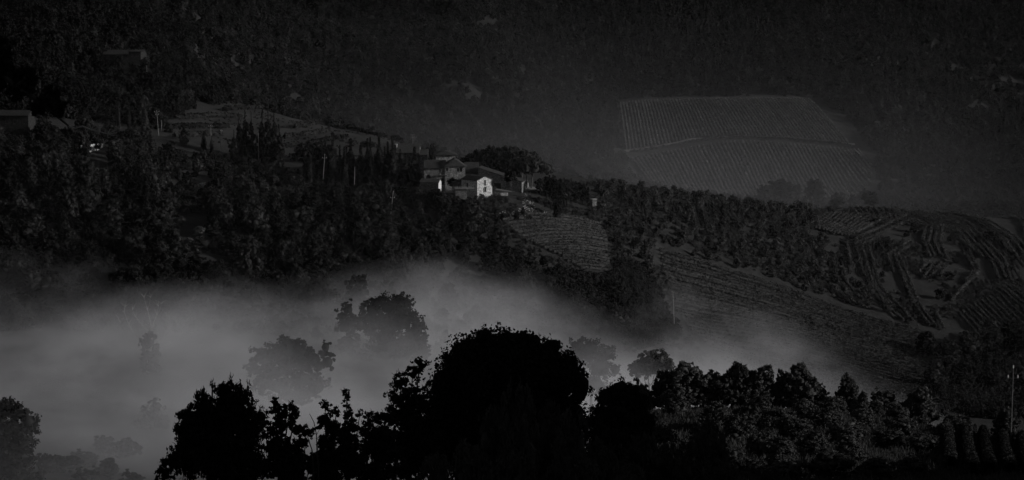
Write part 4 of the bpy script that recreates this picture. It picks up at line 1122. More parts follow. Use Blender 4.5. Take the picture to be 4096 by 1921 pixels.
# ------------------------------------------------------------------ olive grove and trees on the right slope
def olive_mesh(seed, n=1100, leaf=.38):
    return crown_mesh('crown', 5, 5.4, n, leaf, M_olive_leaf, seed, nl=7, base=.02, tilt=1.0, spray=.15)
OLV = [olive_mesh(500+i) for i in range(6)]
OLT = [trunk_mesh('trunk', 5, .26, 520+i, M_bark, 4, .28) for i in range(3)]
x, y, z, px, py = scatter(9000, (2330, 3800), (960, 1240))
REG = [(2400,745),(2560,770),(2850,800),(3230,842),(3330,960),(3290,1010),(3450,1120),(3560,1260),(3450,1240),(3000,1092),(2700,1008),(2640,1080),(2500,1100),(2450,940),(2390,850)]
keep = in_poly(px, py, REG) & ~in_poly(px, py, [(2600, 960), (2680, 960), (2700, 1100), (2600, 1100)])
x, y, z, px, py = (v[keep] for v in (x, y, z, px, py)); o = poisson(x, y, 5.9)[:285]
x, y, z, px, py = (v[o] for v in (x, y, z, px, py))
cnt = {}
for i in range(len(x)):
    v_ = 'top' if py[i] < 860 else ('upper' if py[i] < 950 else ('middle' if py[i] < 1050 else 'lower'))
    cnt.setdefault(v_, []).append(i)
for v_, ids in cnt.items():
    ids.sort(key=lambda i: px[i])
    for r_, i in enumerate(ids):
        root = empty('olive_tree', (x[i], y[i], z[i]-.1), R.uniform(0, 6.28)); s = R.uniform(.66, 1.0)
        tag(root, f'{ordinal(r_+1)} olive tree from the left in the {v_} band of the ridge grove', 'olive tree', 'olive grove on the ridge right of the hamlet')
        c = link('crown', OLV[(r_*5+3) % 6], root); c.scale = (s*R.uniform(.9, 1.15), s*R.uniform(.9, 1.15), s*R.uniform(1.0, 1.3)); t_ = link('trunk', OLT[r_ % 3], root); t_.scale = (s, s, s)
# olives on the dark left terraces
for i, (cx, by, s) in enumerate([(700,700,1.1),(790,690,1.1),(560,930,1.0),(620,955,1.1),(720,910,.8),(800,960,1.0),(760,1000,.9),(860,720,1.0),(500,690,1.2),(350,860,1.1),(660,760,1.3),(900,760,1.2)]):
    g_ = G(cx, by, D0=760); root = empty('olive_tree', g_, i*1.3); tag(root, f'{ordinal(i+1)} olive tree on the dark grassy terraces of the left slope', 'olive tree', 'olive trees on the dark left terraces')
    c = link('crown', OLV[i % 6], root); c.scale = (s, s, s); t_ = link('trunk', OLT[i % 3], root); t_.scale = (s, s, s)
# scattered trees and bushes of the right slope (places read in the photograph: crop units)
for i, (cx, cy, w) in enumerate([(600,190,4.5),(235,95,4),(920,260,6),(860,290,4),(1540,340,6.5),(1500,300,4),(660,610,3.5),(660,660,2.5),(340,520,5.5),(110,670,5),(290,680,5),(480,700,4),(1130,800,6),(1200,640,5),(1250,500,4),(1690,560,3),(1430,760,3),(20,560,4),(700,380,6),(640,400,5),(780,400,4),(1200,330,3),(420,330,4),(560,800,3)]):
    q = CR((cx, cy+14)); g_ = G(*q, D0=800); root = empty('slope_tree', g_, i*.9); tag(root, f'{ordinal(i+1)} dark round tree scattered among the terrace rows of the right slope', 'tree', 'dark trees among the terrace rows')
    c = link('crown', SHRUB[i % 4], root); c.scale = (w/6, w/6, w/7); link('trunk', SHT, root)
# dark trees at the right foot of the slope
for i, (cx, ty, D, w) in enumerate([(3700,1350,945,12),(3790,1380,935,13),(3880,1370,940,14),(3960,1340,950,13),(4040,1330,955,14),(4110,1345,945,14),(3740,1440,900,13),(3850,1460,900,14),(3980,1440,905,15),(4080,1430,905,15)]):
    b = base_pt(cx, D+75+(cx-3700)*.04, -.5); root = empty('valley_tree', b, i); tag(root, f'{ordinal(i+1)} dark tree at the foot of the lower right vineyard', 'tree', 'dark trees at the foot of the right slope')
    c = link('crown', PR_WOOD[i % 8], root); c.scale = (w/10, w/10, 1.1)
    mb = MB(); mb.tube([(0, 0, -6), (0, 0, 5)], [.35, .2], 6); mb.build('trunk', M_bark, root)
VOAK = [crown_mesh('crown', 11, 10, 3000, .4, M_wood_leaf, 560+i, nl=10, base=0) for i in range(2)]
# two domes of trees in front of the far vineyard, a few on the glade
for i, (cx, ty, D, w, lab) in enumerate([(3115,722,1660,22,'broad hazy tree in front of the lower far vineyard'),(3060,745,1650,16,'hazy tree left of the broad one before the far vineyard'),(3170,735,1655,16,'hazy tree right of the broad one before the far vineyard'),(3260,722,1670,16,'paler hazy tree before the right part of the far vineyard'),(3480,770,1520,14,'hazy tree at the lower right corner of the far vineyard'),(3350,790,1510,10,'low hazy tree below the far vineyard rows')]):
    b = P(cx, ty, D); h = 17 if i < 4 else 9
    root = empty('valley_oak', Vector((b.x, b.y, b.z-h)), i*2); tag(root, lab, 'tree'); c = link('crown', VOAK[i % 2], root); c.scale = (w/10, w/10, h/11)
    mb = MB(); mb.tube([(0, 0, -8), (0, 0, 5)], [.4, .2], 6); mb.build('trunk', M_bark, root)
for i, (cx, cy) in enumerate([(3305, 246), (3345, 247), (3430, 245), (3445, 247), (3500, 246), (3390, 262)]):
    g_ = G(cx, cy+6, D0=1500); root = empty('glade_tree', g_, i); tag(root, f'{ordinal(i+1)} round tree standing in the pale clearing high on the far hill', 'tree', 'trees in the pale clearing'); c = link('crown', PR_FOREST[i % 6], root); c.scale = (.8, .8, .9)
    link('trunk', SHT, root)

# ------------------------------------------------------------------ trees in the mist
def lobed_tree(name, label, cat, D, lobes, base_py, n, leaf, mat, seed, tmat=M_bark, trunk_r=.35, group=None, depth=.8, top_trunk=.5, trunk_px=None, core=.78, tilt=.8, spray=.1, twigs=0, up=None, aspect=1.0, branches=5, rmin=.72):
    """tree described by its crown lobes: (px, py, half width px, half height px) at distance D"""
    k = K*D
    cx = sum(l[0] for l in lobes)/len(lobes) if trunk_px is None else trunk_px
    b = P(cx, base_py, D); root = empty(name, b); tag(root, label, cat, group)
    L = []; rr = random.Random(seed); rng = np.random.default_rng(seed)
    for (lx, ly, hw, hh) in lobes:
        q = P(lx, ly, D)-b; r = hw*k; L.append((q.x, rr.uniform(-.4, .4)*r*depth, q.z, r, r*depth, hh*k))
    V, F, CF = crown_arrays(L, n, leaf, rng, core=core, tilt=tilt, spray=spray, bottom=-.85, up=up, aspect=aspect, rmin=rmin)
    link('crown', quads_tris_mesh('crown', V, F, CF, mat), root)
    top = max(l[2]+l[5]*.3 for l in L)
    mb = MB(); mb.tube([(0, 0, -2), (rr.uniform(-.2, .2), 0, top*.3), (rr.uniform(-.3, .3), 0, top*top_trunk+.5)], [trunk_r*1.3, trunk_r, trunk_r*.5], 8)
    for l in L[:branches+4]:
        st0 = Vector((0, 0, top*rr.uniform(.25, .5))); e = Vector((l[0], l[1], l[2])); mb.tube([st0, st0.lerp(e, .5)-Vector((0, 0, .03*top)), e, e+Vector((0, 0, l[5]*.8))], [trunk_r*.45, trunk_r*.3, trunk_r*.16, trunk_r*.05], 5)
    mb.build('trunk', tmat, root)
    if twigs:
        tb = MB()
        for i in range(twigs):
            l = L[rr.randrange(len(L))]; a = rr.uniform(0, 6.28); e = rr.uniform(.1, 1.4)
            d = Vector((math.cos(a)*math.cos(e), math.sin(a)*math.cos(e)*.5, math.sin(e))); s0 = Vector(l[:3])+Vector((d.x*l[3], d.y*l[4], d.z*l[5]))*.7
            s1 = s0+Vector((d.x*l[3]*.5, 0, d.z*l[5]*.5+l[5]*.2)); tb.tube([s0, s0.lerp(s1, .5)+Vector((rr.uniform(-.1, .1), 0, .05)), s1], [.03, .02, .008], 4)
        t_ = tb.build('twigs', tmat, root); t_['kind'] = 'stuff'
    return root
lobed_tree('misty_oak', 'broad dark oak standing alone in the bright fog, left of centre', 'tree', 628, [(1155,1400,70,55),(1090,1420,55,45),(1040,1430,50,48),(1195,1400,48,50),(1250,1440,60,50),(1300,1390,26,36),(1160,1455,110,50),(1020,1480,45,45),(1310,1450,35,45),(1100,1490,80,40),(1200,1520,100,50),(1090,1540,80,45),(1260,1550,60,50),(1170,1590,90,45)], 1640, 9000, .38, M_dark_leaf, 601, spray=.12)
lobed_tree('misty_oak', 'tall dark oak behind the first, top emerging from the fog at centre', 'tree', 765, [(1560,1225,75,50),(1490,1240,50,55),(1610,1210,45,40),(1520,1290,80,60),(1600,1290,80,60),(1665,1320,45,60),(1640,1390,80,60),(1560,1380,90,60),(1690,1390,32,55)], 1560, 10000, .4, M_dark_leaf, 602)
lobed_tree('misty_oak', 'smaller upright oak attached left of the tall one in the fog', 'tree', 760, [(1393,1235,32,38),(1365,1265,26,35),(1400,1290,42,45),(1380,1315,42,25),(1440,1300,30,35),(1400,1370,50,45),(1420,1430,60,50)], 1480, 3600, .4, M_dark_leaf, 603)
lobed_tree('misty_tree', 'faint pale tree in the fog behind the right shoulder of the big oak', 'tree', 730, [(2290,1530,60,50),(2380,1540,60,50),(2310,1390,50,40),(2360,1400,60,45),(2420,1420,45,45),(2300,1440,60,50),(2400,1470,60,50),(2460,1480,30,35)], 1640, 6000, .34, M_dark_leaf, 604, core=.9)
lobed_tree('misty_tree', 'faint round tree in the fog at the left of the olive grove', 'tree', 640, [(2590,1440,50,32),(2630,1430,50,32),(2570,1475,48,40),(2650,1470,50,40),(2540,1480,30,30)], 1660, 5200, .3, M_olive_leaf, 605)
lobed_tree('edge_tree', 'dark tree cut by the left edge of the picture in the lower fog', 'tree', 520, [(20,1640,60,50),(75,1650,50,45),(110,1690,48,50),(40,1720,90,60),(90,1760,60,60),(-60,1680,90,90),(20,1800,80,60),(60,1830,80,60),(10,1890,90,60),(80,1900,60,50)], 2000, 12000, .3, M_dark_leaf, 606, core=.9)
lobed_tree('misty_shrub', 'slender ghostly tree in the fog left of the black trees', 'tree', 620, [(625,1625,36,32),(600,1660,42,38),(585,1710,50,45),(640,1700,40,45),(600,1770,60,45)], 1850, 3600, .3, M_thick_leaf, 607)
for i, (cx, ty, D, w) in enumerate([(330,1710,560,9),(420,1690,580,9),(500,1700,575,8),(250,1740,550,8),(420,1760,545,8),(330,1800,530,7),(520,1790,535,7),(180,1760,545,7),(130,1850,520,6),(300,1850,520,5)]):
    g_ = base_pt(cx, D, -.3); root = empty('misty_bush', Vector(g_), i); tag(root, f'{ordinal(i+1)} pale bush on the valley floor fading in the lower left fog', 'bush', 'bushes fading in the lower left fog')
    c = link('crown', PR_THICK[i % 6], root); hh = min(4.5, max(2.5, zpy(ty, D)-g_.z)); c.scale = (w/7.5, w/7.5, hh/7)
# dead pale tree with ivy covered trunk
D = 715; b = P(590, 1450, D); root = empty('dead_tree', b); tag(root, 'dead tree with bare white branches and ivy clad trunk in the fog', 'dead tree')
mb = MB(); kk = K*D; W_ = lambda px_, py_: (P(px_, py_, D)-b)
mb.tube([W_(595,1560), W_(600,1400), W_(606,1330)], [.9, .8, .45], 8)
for pl, r0 in (([(606,1340),(603,1290),(590,1240),(576,1190)], .3), ([(606,1340),(615,1290),(628,1260),(634,1225)], .26), ([(600,1330),(570,1305),(545,1270),(530,1240)], .2), ([(585,1380),(545,1345),(515,1300),(498,1250),(500,1230)], .22), ([(620,1385),(655,1350),(672,1315),(676,1280)], .2), ([(655,1350),(690,1330),(712,1300)], .14), ([(628,1260),(640,1240),(645,1215)], .12), ([(590,1240),(598,1215),(602,1190)], .1), ([(672,1315),(664,1290),(668,1265)], .1), ([(620,1395),(680,1375),(720,1350)], .14), ([(515,1300),(500,1310),(480,1290)], .08)):
    q = [W_(*p_) for p_ in pl]; n_ = len(q); mb.tube(q, [.45*r0*(1-.8*i/(n_-1)) for i in range(n_)], 5)
rf_ = random.Random(77)
for (fx, fy) in [(576,1190),(590,1240),(603,1290),(634,1225),(628,1260),(645,1215),(545,1270),(530,1240),(570,1305),(515,1300),(498,1250),(500,1230),(672,1315),(676,1280),(668,1265),(712,1300),(690,1330),(720,1350),(680,1375),(480,1290),(602,1190),(655,1350),(545,1345)]:
    for k_ in range(3):
        ax = rf_.uniform(-22, 22); ay = rf_.uniform(-34, -8)
        mb.tube([W_(fx, fy), W_(fx+ax*.4, fy+ay*.5), W_(fx+ax, fy+ay)], [.06, .04, .015], 4)
mb.build('branches', M_pale_bark, root)
rng = np.random.default_rng(610); iv = [W_(598,1470), W_(600,1420), W_(602,1370), W_(575,1372), W_(630,1385), W_(608,1335)]
V, F, CF = crown_arrays([(q.x, q.y, q.z, r, r, rz) for q, r, rz in zip(iv, (2.6, 2.4, 2.0, 1.5, 1.6, .9), (4, 4, 3.4, 2.2, 1.8, 1.8))], 3200, .34, rng)
link('ivy', quads_tris_mesh('ivy', V, F, CF, M_dark_leaf), root)['kind'] = 'stuff'

# ------------------------------------------------------------------ near olive grove (right foreground)
def nolive(seed, n=5200): return crown_mesh('crown', 5, 5.4, n, .15, M_olive_near, seed, nl=9, base=.1, tilt=1.0, spray=.2, core=.7)
M_olive_near = mat_leaf('near_olive_leaves', .04, .075, .2, 1.0, .25)
NOL = [nolive(700+i) for i in range(5)]
NOT = [trunk_mesh('trunk', 5, .18, 720+i, M_grey_bark, 5, .26, z_fork=.22, seg=8) for i in range(3)]
near_ol = [(2560,1540,1650,150),(2480,1560,1650,120),(2800,1500,1650,130),(2980,1500,1652,150),(3150,1500,1655,110),(3270,1540,1660,110),(3330,1590,1680,120),(3440,1580,1690,80),(3590,1620,1710,110),(2700,1560,1680,110),(2950,1660,1780,150),(3100,1640,1745,140),(3400,1760,1880,150),(3250,1730,1850,150),(2830,1680,1800,140),(3120,1750,1880,140),(2650,1700,1800,120),(3780,1700,1770,90),(3600,1670,1760,130),(2990,1840,1960,150),  # px, top py, base py, width px
 (2740,1462,1640,200),(2660,1490,1630,120),(2930,1474,1640,170),(2870,1500,1640,150),(3045,1482,1640,140),(3110,1530,1645,90),(3000,1540,1650,150),(3215,1480,1645,170),(3180,1520,1650,120),(3392,1518,1640,100),
 (3540,1566,1690,130),(3500,1610,1695,90),(3690,1566,1700,160),(3650,1600,1700,110),(3830,1662,1715,120),(4030,1640,1745,120),(2865,1612,1730,120),(3015,1600,1725,160),(3170,1672,1780,150),(3300,1640,1730,140),
 (3380,1690,1800,190),(3045,1735,1850,140),(3230,1610,1700,130),(3450,1640,1730,120),(3320,1815,1930,200),(3560,1720,1810,150),(2920,1800,1930,160),(3500,1840,1960,180),(3690,1740,1830,140),(2760,1770,1900,130),(3150,1840,1960,170),(3640,1830,1930,150)]
for i, (cx, ty, by, wp) in enumerate(near_ol):
    g_ = G(cx, min(by, 1935), D0=150, D1=420) if by < 1936 else G(cx, 1930, D0=140, D1=420)
    if g_.y > 322: g_ = base_pt(cx, 318)
    D = g_.y; h = zpy(ty, D)-g_.z; w = wp*K*D
    root = empty('olive_tree', g_, i*1.7); tag(root, f'{ordinal(i+1)} olive tree of the dim grove in the right foreground', 'olive tree', 'dim olive grove in the right foreground')
    c = link('crown', NOL[i % 5], root); c.scale = (w/5.0, w/5.0, h/5); t_ = link('trunk', NOT[i % 3], root); t_.scale = (w/5, w/5, h/5)
# ------------------------------------------------------------------ black foreground trees
lobed_tree('near_oak', 'huge rounded black oak filling the lower centre foreground', 'tree', 172,
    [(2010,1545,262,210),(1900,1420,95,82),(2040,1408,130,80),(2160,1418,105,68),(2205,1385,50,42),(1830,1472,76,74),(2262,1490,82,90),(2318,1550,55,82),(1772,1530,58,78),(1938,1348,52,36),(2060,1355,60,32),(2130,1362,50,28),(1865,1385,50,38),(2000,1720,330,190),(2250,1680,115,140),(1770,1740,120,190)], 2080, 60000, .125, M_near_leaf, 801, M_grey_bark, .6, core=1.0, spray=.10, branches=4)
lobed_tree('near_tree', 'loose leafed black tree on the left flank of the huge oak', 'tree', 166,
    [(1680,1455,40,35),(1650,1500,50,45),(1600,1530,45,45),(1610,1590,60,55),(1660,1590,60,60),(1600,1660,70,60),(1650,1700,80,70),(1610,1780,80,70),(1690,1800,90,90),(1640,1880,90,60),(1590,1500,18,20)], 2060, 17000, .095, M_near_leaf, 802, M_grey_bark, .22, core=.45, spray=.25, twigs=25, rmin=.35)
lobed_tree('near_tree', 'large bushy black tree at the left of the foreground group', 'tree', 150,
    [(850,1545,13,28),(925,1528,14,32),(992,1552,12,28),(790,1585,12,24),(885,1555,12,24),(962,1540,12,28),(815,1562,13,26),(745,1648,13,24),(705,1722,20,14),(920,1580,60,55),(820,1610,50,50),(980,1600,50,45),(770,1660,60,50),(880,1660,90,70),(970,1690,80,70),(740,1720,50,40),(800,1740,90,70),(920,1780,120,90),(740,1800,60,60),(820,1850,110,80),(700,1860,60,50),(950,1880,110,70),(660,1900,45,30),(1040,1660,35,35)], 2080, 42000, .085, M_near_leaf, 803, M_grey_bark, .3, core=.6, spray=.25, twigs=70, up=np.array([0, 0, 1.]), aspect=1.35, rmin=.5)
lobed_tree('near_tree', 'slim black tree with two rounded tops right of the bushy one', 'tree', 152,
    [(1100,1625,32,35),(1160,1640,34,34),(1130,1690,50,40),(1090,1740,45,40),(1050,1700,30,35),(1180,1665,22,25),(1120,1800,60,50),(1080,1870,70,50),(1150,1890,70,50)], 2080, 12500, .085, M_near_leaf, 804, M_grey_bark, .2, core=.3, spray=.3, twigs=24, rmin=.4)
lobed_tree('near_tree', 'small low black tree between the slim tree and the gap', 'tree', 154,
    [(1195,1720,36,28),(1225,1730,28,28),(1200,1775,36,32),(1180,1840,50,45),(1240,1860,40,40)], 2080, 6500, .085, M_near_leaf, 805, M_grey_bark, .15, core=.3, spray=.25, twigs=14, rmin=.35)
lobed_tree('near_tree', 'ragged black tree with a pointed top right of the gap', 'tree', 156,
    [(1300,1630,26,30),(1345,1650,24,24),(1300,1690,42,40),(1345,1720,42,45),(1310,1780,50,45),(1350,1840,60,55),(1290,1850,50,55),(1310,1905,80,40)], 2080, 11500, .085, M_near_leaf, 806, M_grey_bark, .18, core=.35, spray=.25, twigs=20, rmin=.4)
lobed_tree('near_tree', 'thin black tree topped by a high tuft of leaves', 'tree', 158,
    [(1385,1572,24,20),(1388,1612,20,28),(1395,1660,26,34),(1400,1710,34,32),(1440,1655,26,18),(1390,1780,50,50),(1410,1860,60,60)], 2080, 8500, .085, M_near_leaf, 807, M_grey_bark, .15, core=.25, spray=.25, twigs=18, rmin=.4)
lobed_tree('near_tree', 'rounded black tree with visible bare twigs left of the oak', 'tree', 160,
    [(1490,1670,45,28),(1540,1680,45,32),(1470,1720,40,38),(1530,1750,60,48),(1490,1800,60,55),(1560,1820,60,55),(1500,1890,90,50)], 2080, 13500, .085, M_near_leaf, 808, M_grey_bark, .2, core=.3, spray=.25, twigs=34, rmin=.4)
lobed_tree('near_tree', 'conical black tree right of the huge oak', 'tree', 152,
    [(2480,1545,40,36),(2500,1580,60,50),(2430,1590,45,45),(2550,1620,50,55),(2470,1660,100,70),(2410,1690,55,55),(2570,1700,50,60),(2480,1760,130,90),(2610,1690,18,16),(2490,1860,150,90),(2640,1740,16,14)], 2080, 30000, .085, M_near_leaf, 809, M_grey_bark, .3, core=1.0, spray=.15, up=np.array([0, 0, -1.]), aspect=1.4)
# bare saplings in the gap
for i, (pl, lab) in enumerate([([(1268,1800),(1266,1740),(1256,1690),(1238,1655)], 'bare leaning sapling in the gap between the black trees'), ([(1010,1780),(1000,1745),(1018,1725)], 'short bare branch in the gap between the two left black trees'), ([(1248,1800),(1236,1765),(1230,1745)], 'small bare stem beside the leaning sapling')]):
    D = 153; b = P(*pl[0], D); root = empty('bare_sapling', b); tag(root, lab, 'sapling')
    q = [P(*p_, D)-b for p_ in pl]; q = [q[0]-Vector((-.2, 0, 4))]+q
    mb = MB(); mb.tube(q, [.05]+[.04*(1-.7*k/len(q)) for k in range(len(q)-1)], 6); mb.build('stem', M_grey_bark, root)
    for s_ in (-1, 1, -1):
        k_ = q[2]; mb = MB(); mb.tube([k_, k_+Vector((s_*.25, 0, .35+.1*s_)), k_+Vector((s_*.3, .1, .8+.2*s_))], [.018, .012, .005], 4); mb.build('twig', M_grey_bark, root)
# low shrubs in front of the oak and along the bottom
for i, (cx, ty, D, wp) in enumerate([(2060,1590,140,200),(2180,1640,138,220),(1960,1680,136,200),(2300,1690,136,200),(2080,1720,130,260),(2420,1790,132,240),(2250,1780,128,240),(1900,1800,128,260),(2560,1760,140,200),(2660,1800,145,200),(2780,1740,160,150),(2840,1690,170,110),(2720,1850,140,200),(2900,1860,150,200),(2080,1840,122,300),(2300,1870,122,300),(2520,1870,126,260),(3060,1890,150,160),(1760,1860,130,240),(2870,1750,165,130)]):
    b = P(cx, ty, D); h = max(3.5, b.z-Hs(b.x, D)+.5); w = wp*K*D
    root = empty('near_shrub', Vector((b.x, D, b.z-h)), i*.8); tag(root, f'{ordinal(i+1)} dim leafy shrub before the black oak and conical tree', 'shrub', 'dim shrubs along the lower foreground')
    c = link('crown', NSH[i % 3] if 'NSH' in globals() else None, root) if False else None
    if 'NSH' not in globals():
        NSH = [crown_mesh('crown', 6, 6, 9000, .11, M_near_leaf2, 840+j, nl=10, base=.0, spray=.25, core=.7, aspect=1.5) for j in range(3)]
        nst = MB(); nst.tube([(0, 0, -1.5), (0, 0, 2.6)], [.12, .06], 6); NST = nst.mesh('trunk', M_grey_bark)
    c = link('crown', NSH[i % 3], root); c.scale = (w/5.6, w/5.6, h/6); link('trunk', NST, root)
# near branch hanging in from the left edge
D = 60; b = P(-60, 200, D); root = empty('hanging_branch', b); tag(root, 'black leafy branch reaching in at the upper left with a bare bright tip', 'branch')
W_ = lambda px_, py_, dd=0: (P(px_, py_, D+dd)-b)
mb = MB(); mb.tube([W_(-200,120), W_(0,280), W_(60,350), W_(150,400), W_(200,440), W_(245,480), W_(275,505)], [.12, .09, .07, .055, .04, .03, .025], 7)
mb.tube([W_(60,350), W_(110,300), W_(135,270)], [.05, .04, .02], 6); mb.tube([W_(150,400), W_(200,370), W_(215,340)], [.04, .03, .015], 6)
mb.build('bough', M_grey_bark, root)
mb = MB(); mb.tube([W_(275,505), W_(300,490+24), W_(330,505), W_(366,520), W_(430,536), W_(452,537)], [.024, .02, .018, .02, .012, .006], 6)
for e_ in ((448,515),(466,520),(460,540),(440,548),(470,530)): mb.tube([W_(430,536), W_(e_[0]-8, e_[1]+3), W_(*e_)], [.012, .009, .004], 4)
for q0, q1, q2 in (((366,520),(376,490),(350,450)),((366,520),(400,510),(385,480)),((340,512),(345,530),(343,545))): mb.tube([W_(*q0), W_(*q1), W_(*q2)], [.008, .006, .003], 4)
mb.build('bare_twig', M_pale_bark, root)['label'] = 'bare pale twig end catching the light'
rng = np.random.default_rng(900); L = []
for (lx, ly, hw, hh) in [(10,190,45,55),(-30,260,70,90),(40,300,35,50),(110,300,32,34),(100,340,36,40),(70,370,40,35),(205,370,30,38),(190,410,40,32),(240,420,34,28),(150,430,34,30),(215,450,34,24)]:
    q = W_(lx, ly); L.append((q.x, q.y, q.z, hw*K*D, hw*K*D*.7, hh*K*D))
V, F, CF = crown_arrays(L, 4200, .085, rng, core=.6, bottom=-1)
link('leaves', quads_tris_mesh('leaves', V, F, CF, M_near_leaf), root)['kind'] = 'stuff'

# ------------------------------------------------------------------ air: haze and fog banks
def closed_box(name, x0, x1, y0, y1, z0, z1):
    mb = MB(); mb.box(x0, x1, y0, y1, z0, z1)
    me = bpy.data.meshes.new(name); me.from_pydata(mb.v, [], mb.f); o = bpy.data.objects.new(name, me); COL.objects.link(o); return o
HAZE_D = 0.000003
haze = closed_box('haze', -1500, 2200, -60, 3400, 20, 420)
m = bpy.data.materials.new('haze_air'); m.use_nodes = True; nt = m.node_tree; nt.nodes.clear()
out = nt.nodes.new('ShaderNodeOutputMaterial'); pv = nt.nodes.new('ShaderNodeVolumePrincipled')
pv.inputs['Color'].default_value = (.93, .93, .96, 1); pv.inputs['Density'].default_value = HAZE_D
nt.links.new(pv.outputs[0], out.inputs['Volume']); haze.data.materials.append(m); tag(haze, 'pale morning haze filling the air', kind='stuff')

def fog_material(name, D0, a, bx, cy, thick, soft, nscale, namp, xfade, anis=0.0, yf=None, xl=None, dn=(2.2, 1.0), q1=0.0, q2=0.0, col=(.8, .8, .835)):
    """fog lying on an inclined valley floor plane z = a + bx*x + cy*y"""
    m = bpy.data.materials.new(name); m.use_nodes = True; nt = m.node_tree; nt.nodes.clear(); N = nt.nodes.new; Lk = nt.links.new
    out = N('ShaderNodeOutputMaterial'); pv = N('ShaderNodeVolumePrincipled'); pv.inputs['Color'].default_value = (*col, 1); pv.inputs['Anisotropy'].default_value = anis
    g = N('ShaderNodeNewGeometry'); sx = N('ShaderNodeSeparateXYZ'); Lk(g.outputs['Position'], sx.inputs[0])
    def M(op, A, B, C=None, clamp=False):
        n = N('ShaderNodeMath'); n.operation = op; n.use_clamp = clamp
        for i, v in enumerate((A, B, C)):
            if v is None: continue
            if isinstance(v, (int, float)): n.inputs[i].default_value = v
            else: Lk(v, n.inputs[i])
        return n.outputs[0]
    pl = M('MULTIPLY_ADD', sx.outputs[0], bx, a); pl = M('MULTIPLY_ADD', sx.outputs[1], cy, pl)
    xp = M('MAXIMUM', sx.outputs[0], 0.0); pl = M('ADD', pl, M('MULTIPLY', xp, M('MULTIPLY_ADD', xp, -q2, -q1)))
    h = M('SUBTRACT', sx.outputs[2], pl)
    n = N('ShaderNodeTexNoise'); n.inputs['Scale'].default_value = nscale; n.inputs['Detail'].default_value = 6; n.inputs['Roughness'].default_value = .66
    mp = N('ShaderNodeMapping'); mp.inputs['Scale'].default_value = (1, .8, 1.8); Lk(g.outputs['Position'], mp.inputs['Vector']); Lk(mp.outputs[0], n.inputs['Vector'])
    nz = M('SUBTRACT', n.outputs['Fac'], .5)
    t = M('MULTIPLY_ADD', nz, namp, thick); t = M('SUBTRACT', t, h); f = M('DIVIDE', t, soft, clamp=True)
    f = M('POWER', f, 1.6)
    fx = M('SUBTRACT', xfade[0], sx.outputs[0]); fx = M('DIVIDE', fx, xfade[1], clamp=True)
    f = M('MULTIPLY', f, fx)
    if yf:
        fy = M('SUBTRACT', sx.outputs[1], yf[0]); fy = M('DIVIDE', fy, yf[1], clamp=True); f = M('MULTIPLY', f, fy)
    if xl:
        fl = M('SUBTRACT', sx.outputs[0], xl[0]); fl = M('DIVIDE', fl, xl[1], clamp=True); f = M('MULTIPLY', f, fl)
    q = M('MULTIPLY_ADD', nz, dn[0], dn[1]); q = M('MAXIMUM', q, .12); f = M('MULTIPLY', f, q)
    Lk(M('MULTIPLY', f, D0), pv.inputs['Density']); Lk(pv.outputs[0], out.inputs['Volume'])
    return m
def fog_hull(name, label, mat, x0, x1, y0, y1, a, bx, cy, top, bot):
    zs = lambda x_, y_: a+bx*x_+cy*y_
    V = [(x_, y_, zs(x_, y_)+o_) for o_ in (bot, top) for (x_, y_) in ((x0, y0), (x1, y0), (x1, y1), (x0, y1))]
    me = bpy.data.meshes.new(name); me.from_pydata(V, [], [(0,3,2,1),(4,5,6,7),(0,1,5,4),(1,2,6,5),(2,3,7,6),(3,0,4,7)])
    me.materials.append(mat); o = bpy.data.objects.new(name, me); COL.objects.link(o); tag(o, label, kind='stuff'); return o
def fog_box(name, label, mat, x0, x1, y0, y1, z0, z1):
    o = closed_box(name, x0, x1, y0, y1, CAMZ+z0, CAMZ+z1); o.data.materials.append(mat); tag(o, label, kind='stuff'); return o
fog_box('fog_bank', 'bright morning fog lying in the valley between the hills', fog_material('valley_fog', .017, CAMZ-107+.07*880, -.065, -.07, 0, 32, .011, 68, (200, 120), yf=(430, 240), q1=.065, q2=.0013, xl=(-265, 190), dn=(6.0, .8)), -330, 230, 430, 1000, -165, -76)
fog_box('thin_mist', 'thin mist in the farther valley behind the ridge', fog_material('far_valley_mist', .00042, CAMZ-62, 0, 0, 0, 85, .004, 40, (380, 330), yf=(1180, 200), xl=(-280, 300)), -280, 560, 1180, 2500, -175, -40)
# rough grass and weeds on the near olive terrace and on the bank (nobody could count it)
def grass_tuft(seed):
    rng = np.random.default_rng(seed); n = 46
    C = np.stack([rng.normal(0, .35, n), rng.normal(0, .35, n), rng.uniform(.05, .35, n)], -1)
    V = leaf_quads(C, rng.normal(0, 1, (n, 3))*[1, 1, .3], .16, rng, .4, 2.2, np.array([0, 0, 1.]))
    return mesh_np('tuft', V, np.arange(len(V)).reshape(-1, 4), M_near_leaf2)
TF = [grass_tuft(950+i) for i in range(4)]
x, y, z, px, py = scatter(14000, (2350, 4300), (165, 335))
k = (py < 1990) & (NR.random(len(x)) < .25+.75*(fbm(x, y, 9., 2) > -.05))
s_ = NR.uniform(.4, 1.4, k.sum())
points_stuff('weeds', np.stack([x, y, z], -1)[k], np.stack([s_, s_, s_*NR.uniform(.5, 1.6, k.sum())], -1), TF, 'rough grass and weeds between the near olive trees')
x, y, z, px, py = scatter(24000, (1900, 4300), (940, 1250))
k = (py > 735) & (py < 1500) & ~in_poly(px, py, [(2645,1000),(3000,1078),(3450,1236),(3760,1340),(3760,1700),(3050,1560),(2790,1400),(2695,1240)]) & ~in_poly(px, py, [(1985,866),(2410,900),(2442,1100),(2330,1092),(2120,982)]) & (fbm(x, y, 16., 3) > np.where(px > 3250, .12, -.2))
k &= ~in_poly(px, py, [(1980,740),(2320,740),(2300,800),(1980,790)])
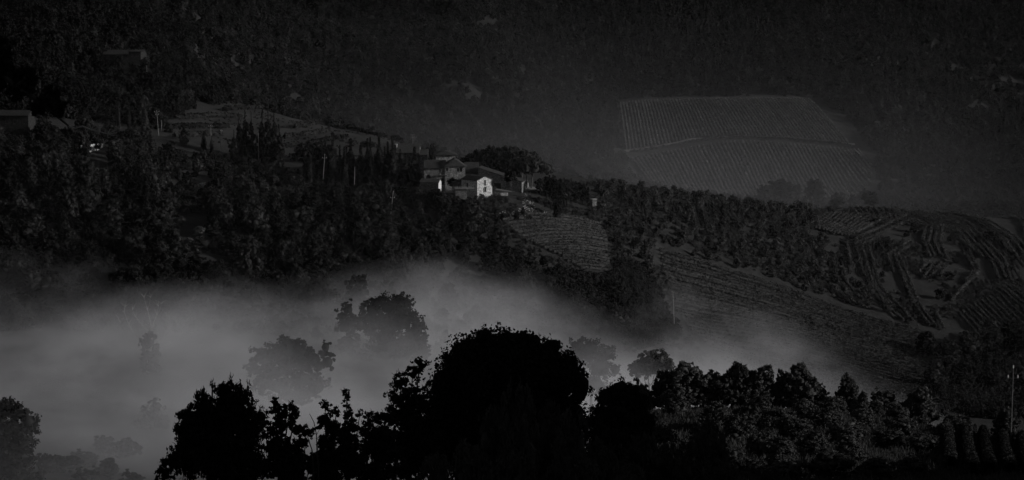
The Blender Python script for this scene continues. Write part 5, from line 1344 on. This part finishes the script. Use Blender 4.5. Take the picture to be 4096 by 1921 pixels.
s_ = NR.uniform(1.2, 4.2, k.sum())
TF2 = []
for i, me in enumerate(PR_THICK):
    m2 = me.copy(); m2.materials.clear(); m2.materials.append(M_olive_leaf); TF2.append(m2)
s_ = NR.uniform(.12, .34, k.sum())
points_stuff('scrub', np.stack([x, y, z], -1)[k], np.stack([s_, s_, s_*.8], -1), TF2, 'low scrub and tall grass over the sunny slope')

fog_box('light_mist', 'light mist hanging over the right part of the view', fog_material('light_mist_air', .000042, CAMZ+10, 0, 0, 0, 90, .003, 40, (430, 400), yf=(600, 300), xl=(-290, 280)), -280, 900, 600, 2750, -178, 60)

for i, (cx, D, w, h) in enumerate([(445,Dv-16,7,8),(475,Dv-18,6,7),(505,Dv-22,8,8),(545,Dv-26,7,7),(585,Dv-30,7,6),(420,Dv-14,7,10),(615,Dv-26,6,8),(594,Dv-16,7,12),(576,Dv-20,7,9)]):
    b = base_pt(cx, D, -.5); root = empty('villa_tree', b, i); tag(root, f'{ordinal(i+1)} dark tree from the left screening the front of the distant villa', 'tree', 'trees screening the distant villa')
    c = link('crown', SHRUB[i % 4], root); c.scale = (w/6, w/6, h/6); link('trunk', SHT, root)
for i, (cx, D, w, h) in enumerate([(20,1000,6,5),(70,1001,5,4.5),(115,1000,6,6),(150,1002,6,8),(-30,1001,6,5),(172,1004,7,9),(140,1000,6,7)]):
    b = base_pt(cx, D, -.5); root = empty('farmhouse_tree', b, i); tag(root, f'{ordinal(i+1)} dark bushy tree from the left before the dark farmhouse', 'tree', 'trees before the dark farmhouse')
    c = link('crown', SHRUB[i % 4], root); c.scale = (w/6, w/6, h/6); link('trunk', SHT, root)
x, y, z, px, py = scatter(3000, (3560, 4500), (880, 1030))
k = (py > 1330) & ~in_poly(px, py, POLY_VIN2)
s_ = NR.uniform(.25, .8, k.sum())
points_stuff('brushwood', np.stack([x, y, z-.4], -1)[k], np.stack([s_, s_, s_*.9], -1), PR_THICK, 'dark brushwood at the foot of the right slope')
x, y, z, px, py = scatter(5000, (500, 1650), (1060, 1420))
k = in_poly(px, py, POLY_FIELD) & (fbm(x, y, 22., 3) > .12)
s_ = NR.uniform(.06, .2, k.sum())
points_stuff('field_scrub', np.stack([x, y, z-.1], -1)[k], np.stack([s_, s_, s_*.7], -1), PR_THICK, 'low scrub dotted over the terraced fields')

pts = [G(a, b, D0=1500) for a, b in ((2520,612),(2640,596),(2760,572),(2880,560),(3000,556),(3150,562),(3300,578),(3420,592))]
pp = []
for a, b in zip(pts[:-1], pts[1:]):
    for k in range(8): q = a.lerp(b, k/8); q.z = Hs(q.x, q.y); pp.append(q)
vine_row('dark ragged hedge along the curved track between the two far vineyard plots', pp, h=2.2, w=2.6, dens=4, leaf=.8, mat=M_thick_leaf, name='hedge', cat='hedge')

# thicket between the two vineyards
GAP = [(2225,1085),(2300,1110),(2440,1125),(2470,1060),(2590,1110),(2650,1230),(2730,1350),(2560,1400),(2380,1350),(2200,1260)]
x, y, z, px, py = scatter(5200, (2150, 2720), (880, 1030))
k = in_poly(px, py, GAP)
x, y, z, px, py = (v[k] for v in (x, y, z, px, py))
s_ = NR.uniform(.25, .75, len(x))
points_stuff('thicket', np.stack([x, y, z-.4], -1), np.stack([s_, s_, s_*.9], -1), PR_THICK, 'thicket covering the slope between the two near vineyards')
o = poisson(x, y, 7.5)[:26]
for r_, i in enumerate(sorted(o, key=lambda i: px[i])):
    root = empty('slope_bush', (x[i], y[i], z[i]-.2), r_); tag(root, f'{ordinal(r_+1)} rounded bush from the left on the slope between the two near vineyards', 'bush', 'rounded bushes between the two near vineyards')
    q = R.uniform(.6, 1.05); c = link('crown', SHRUB[r_ % 4] if r_ % 3 else OLV[r_ % 6], root); c.scale = (q, q, q*.85)
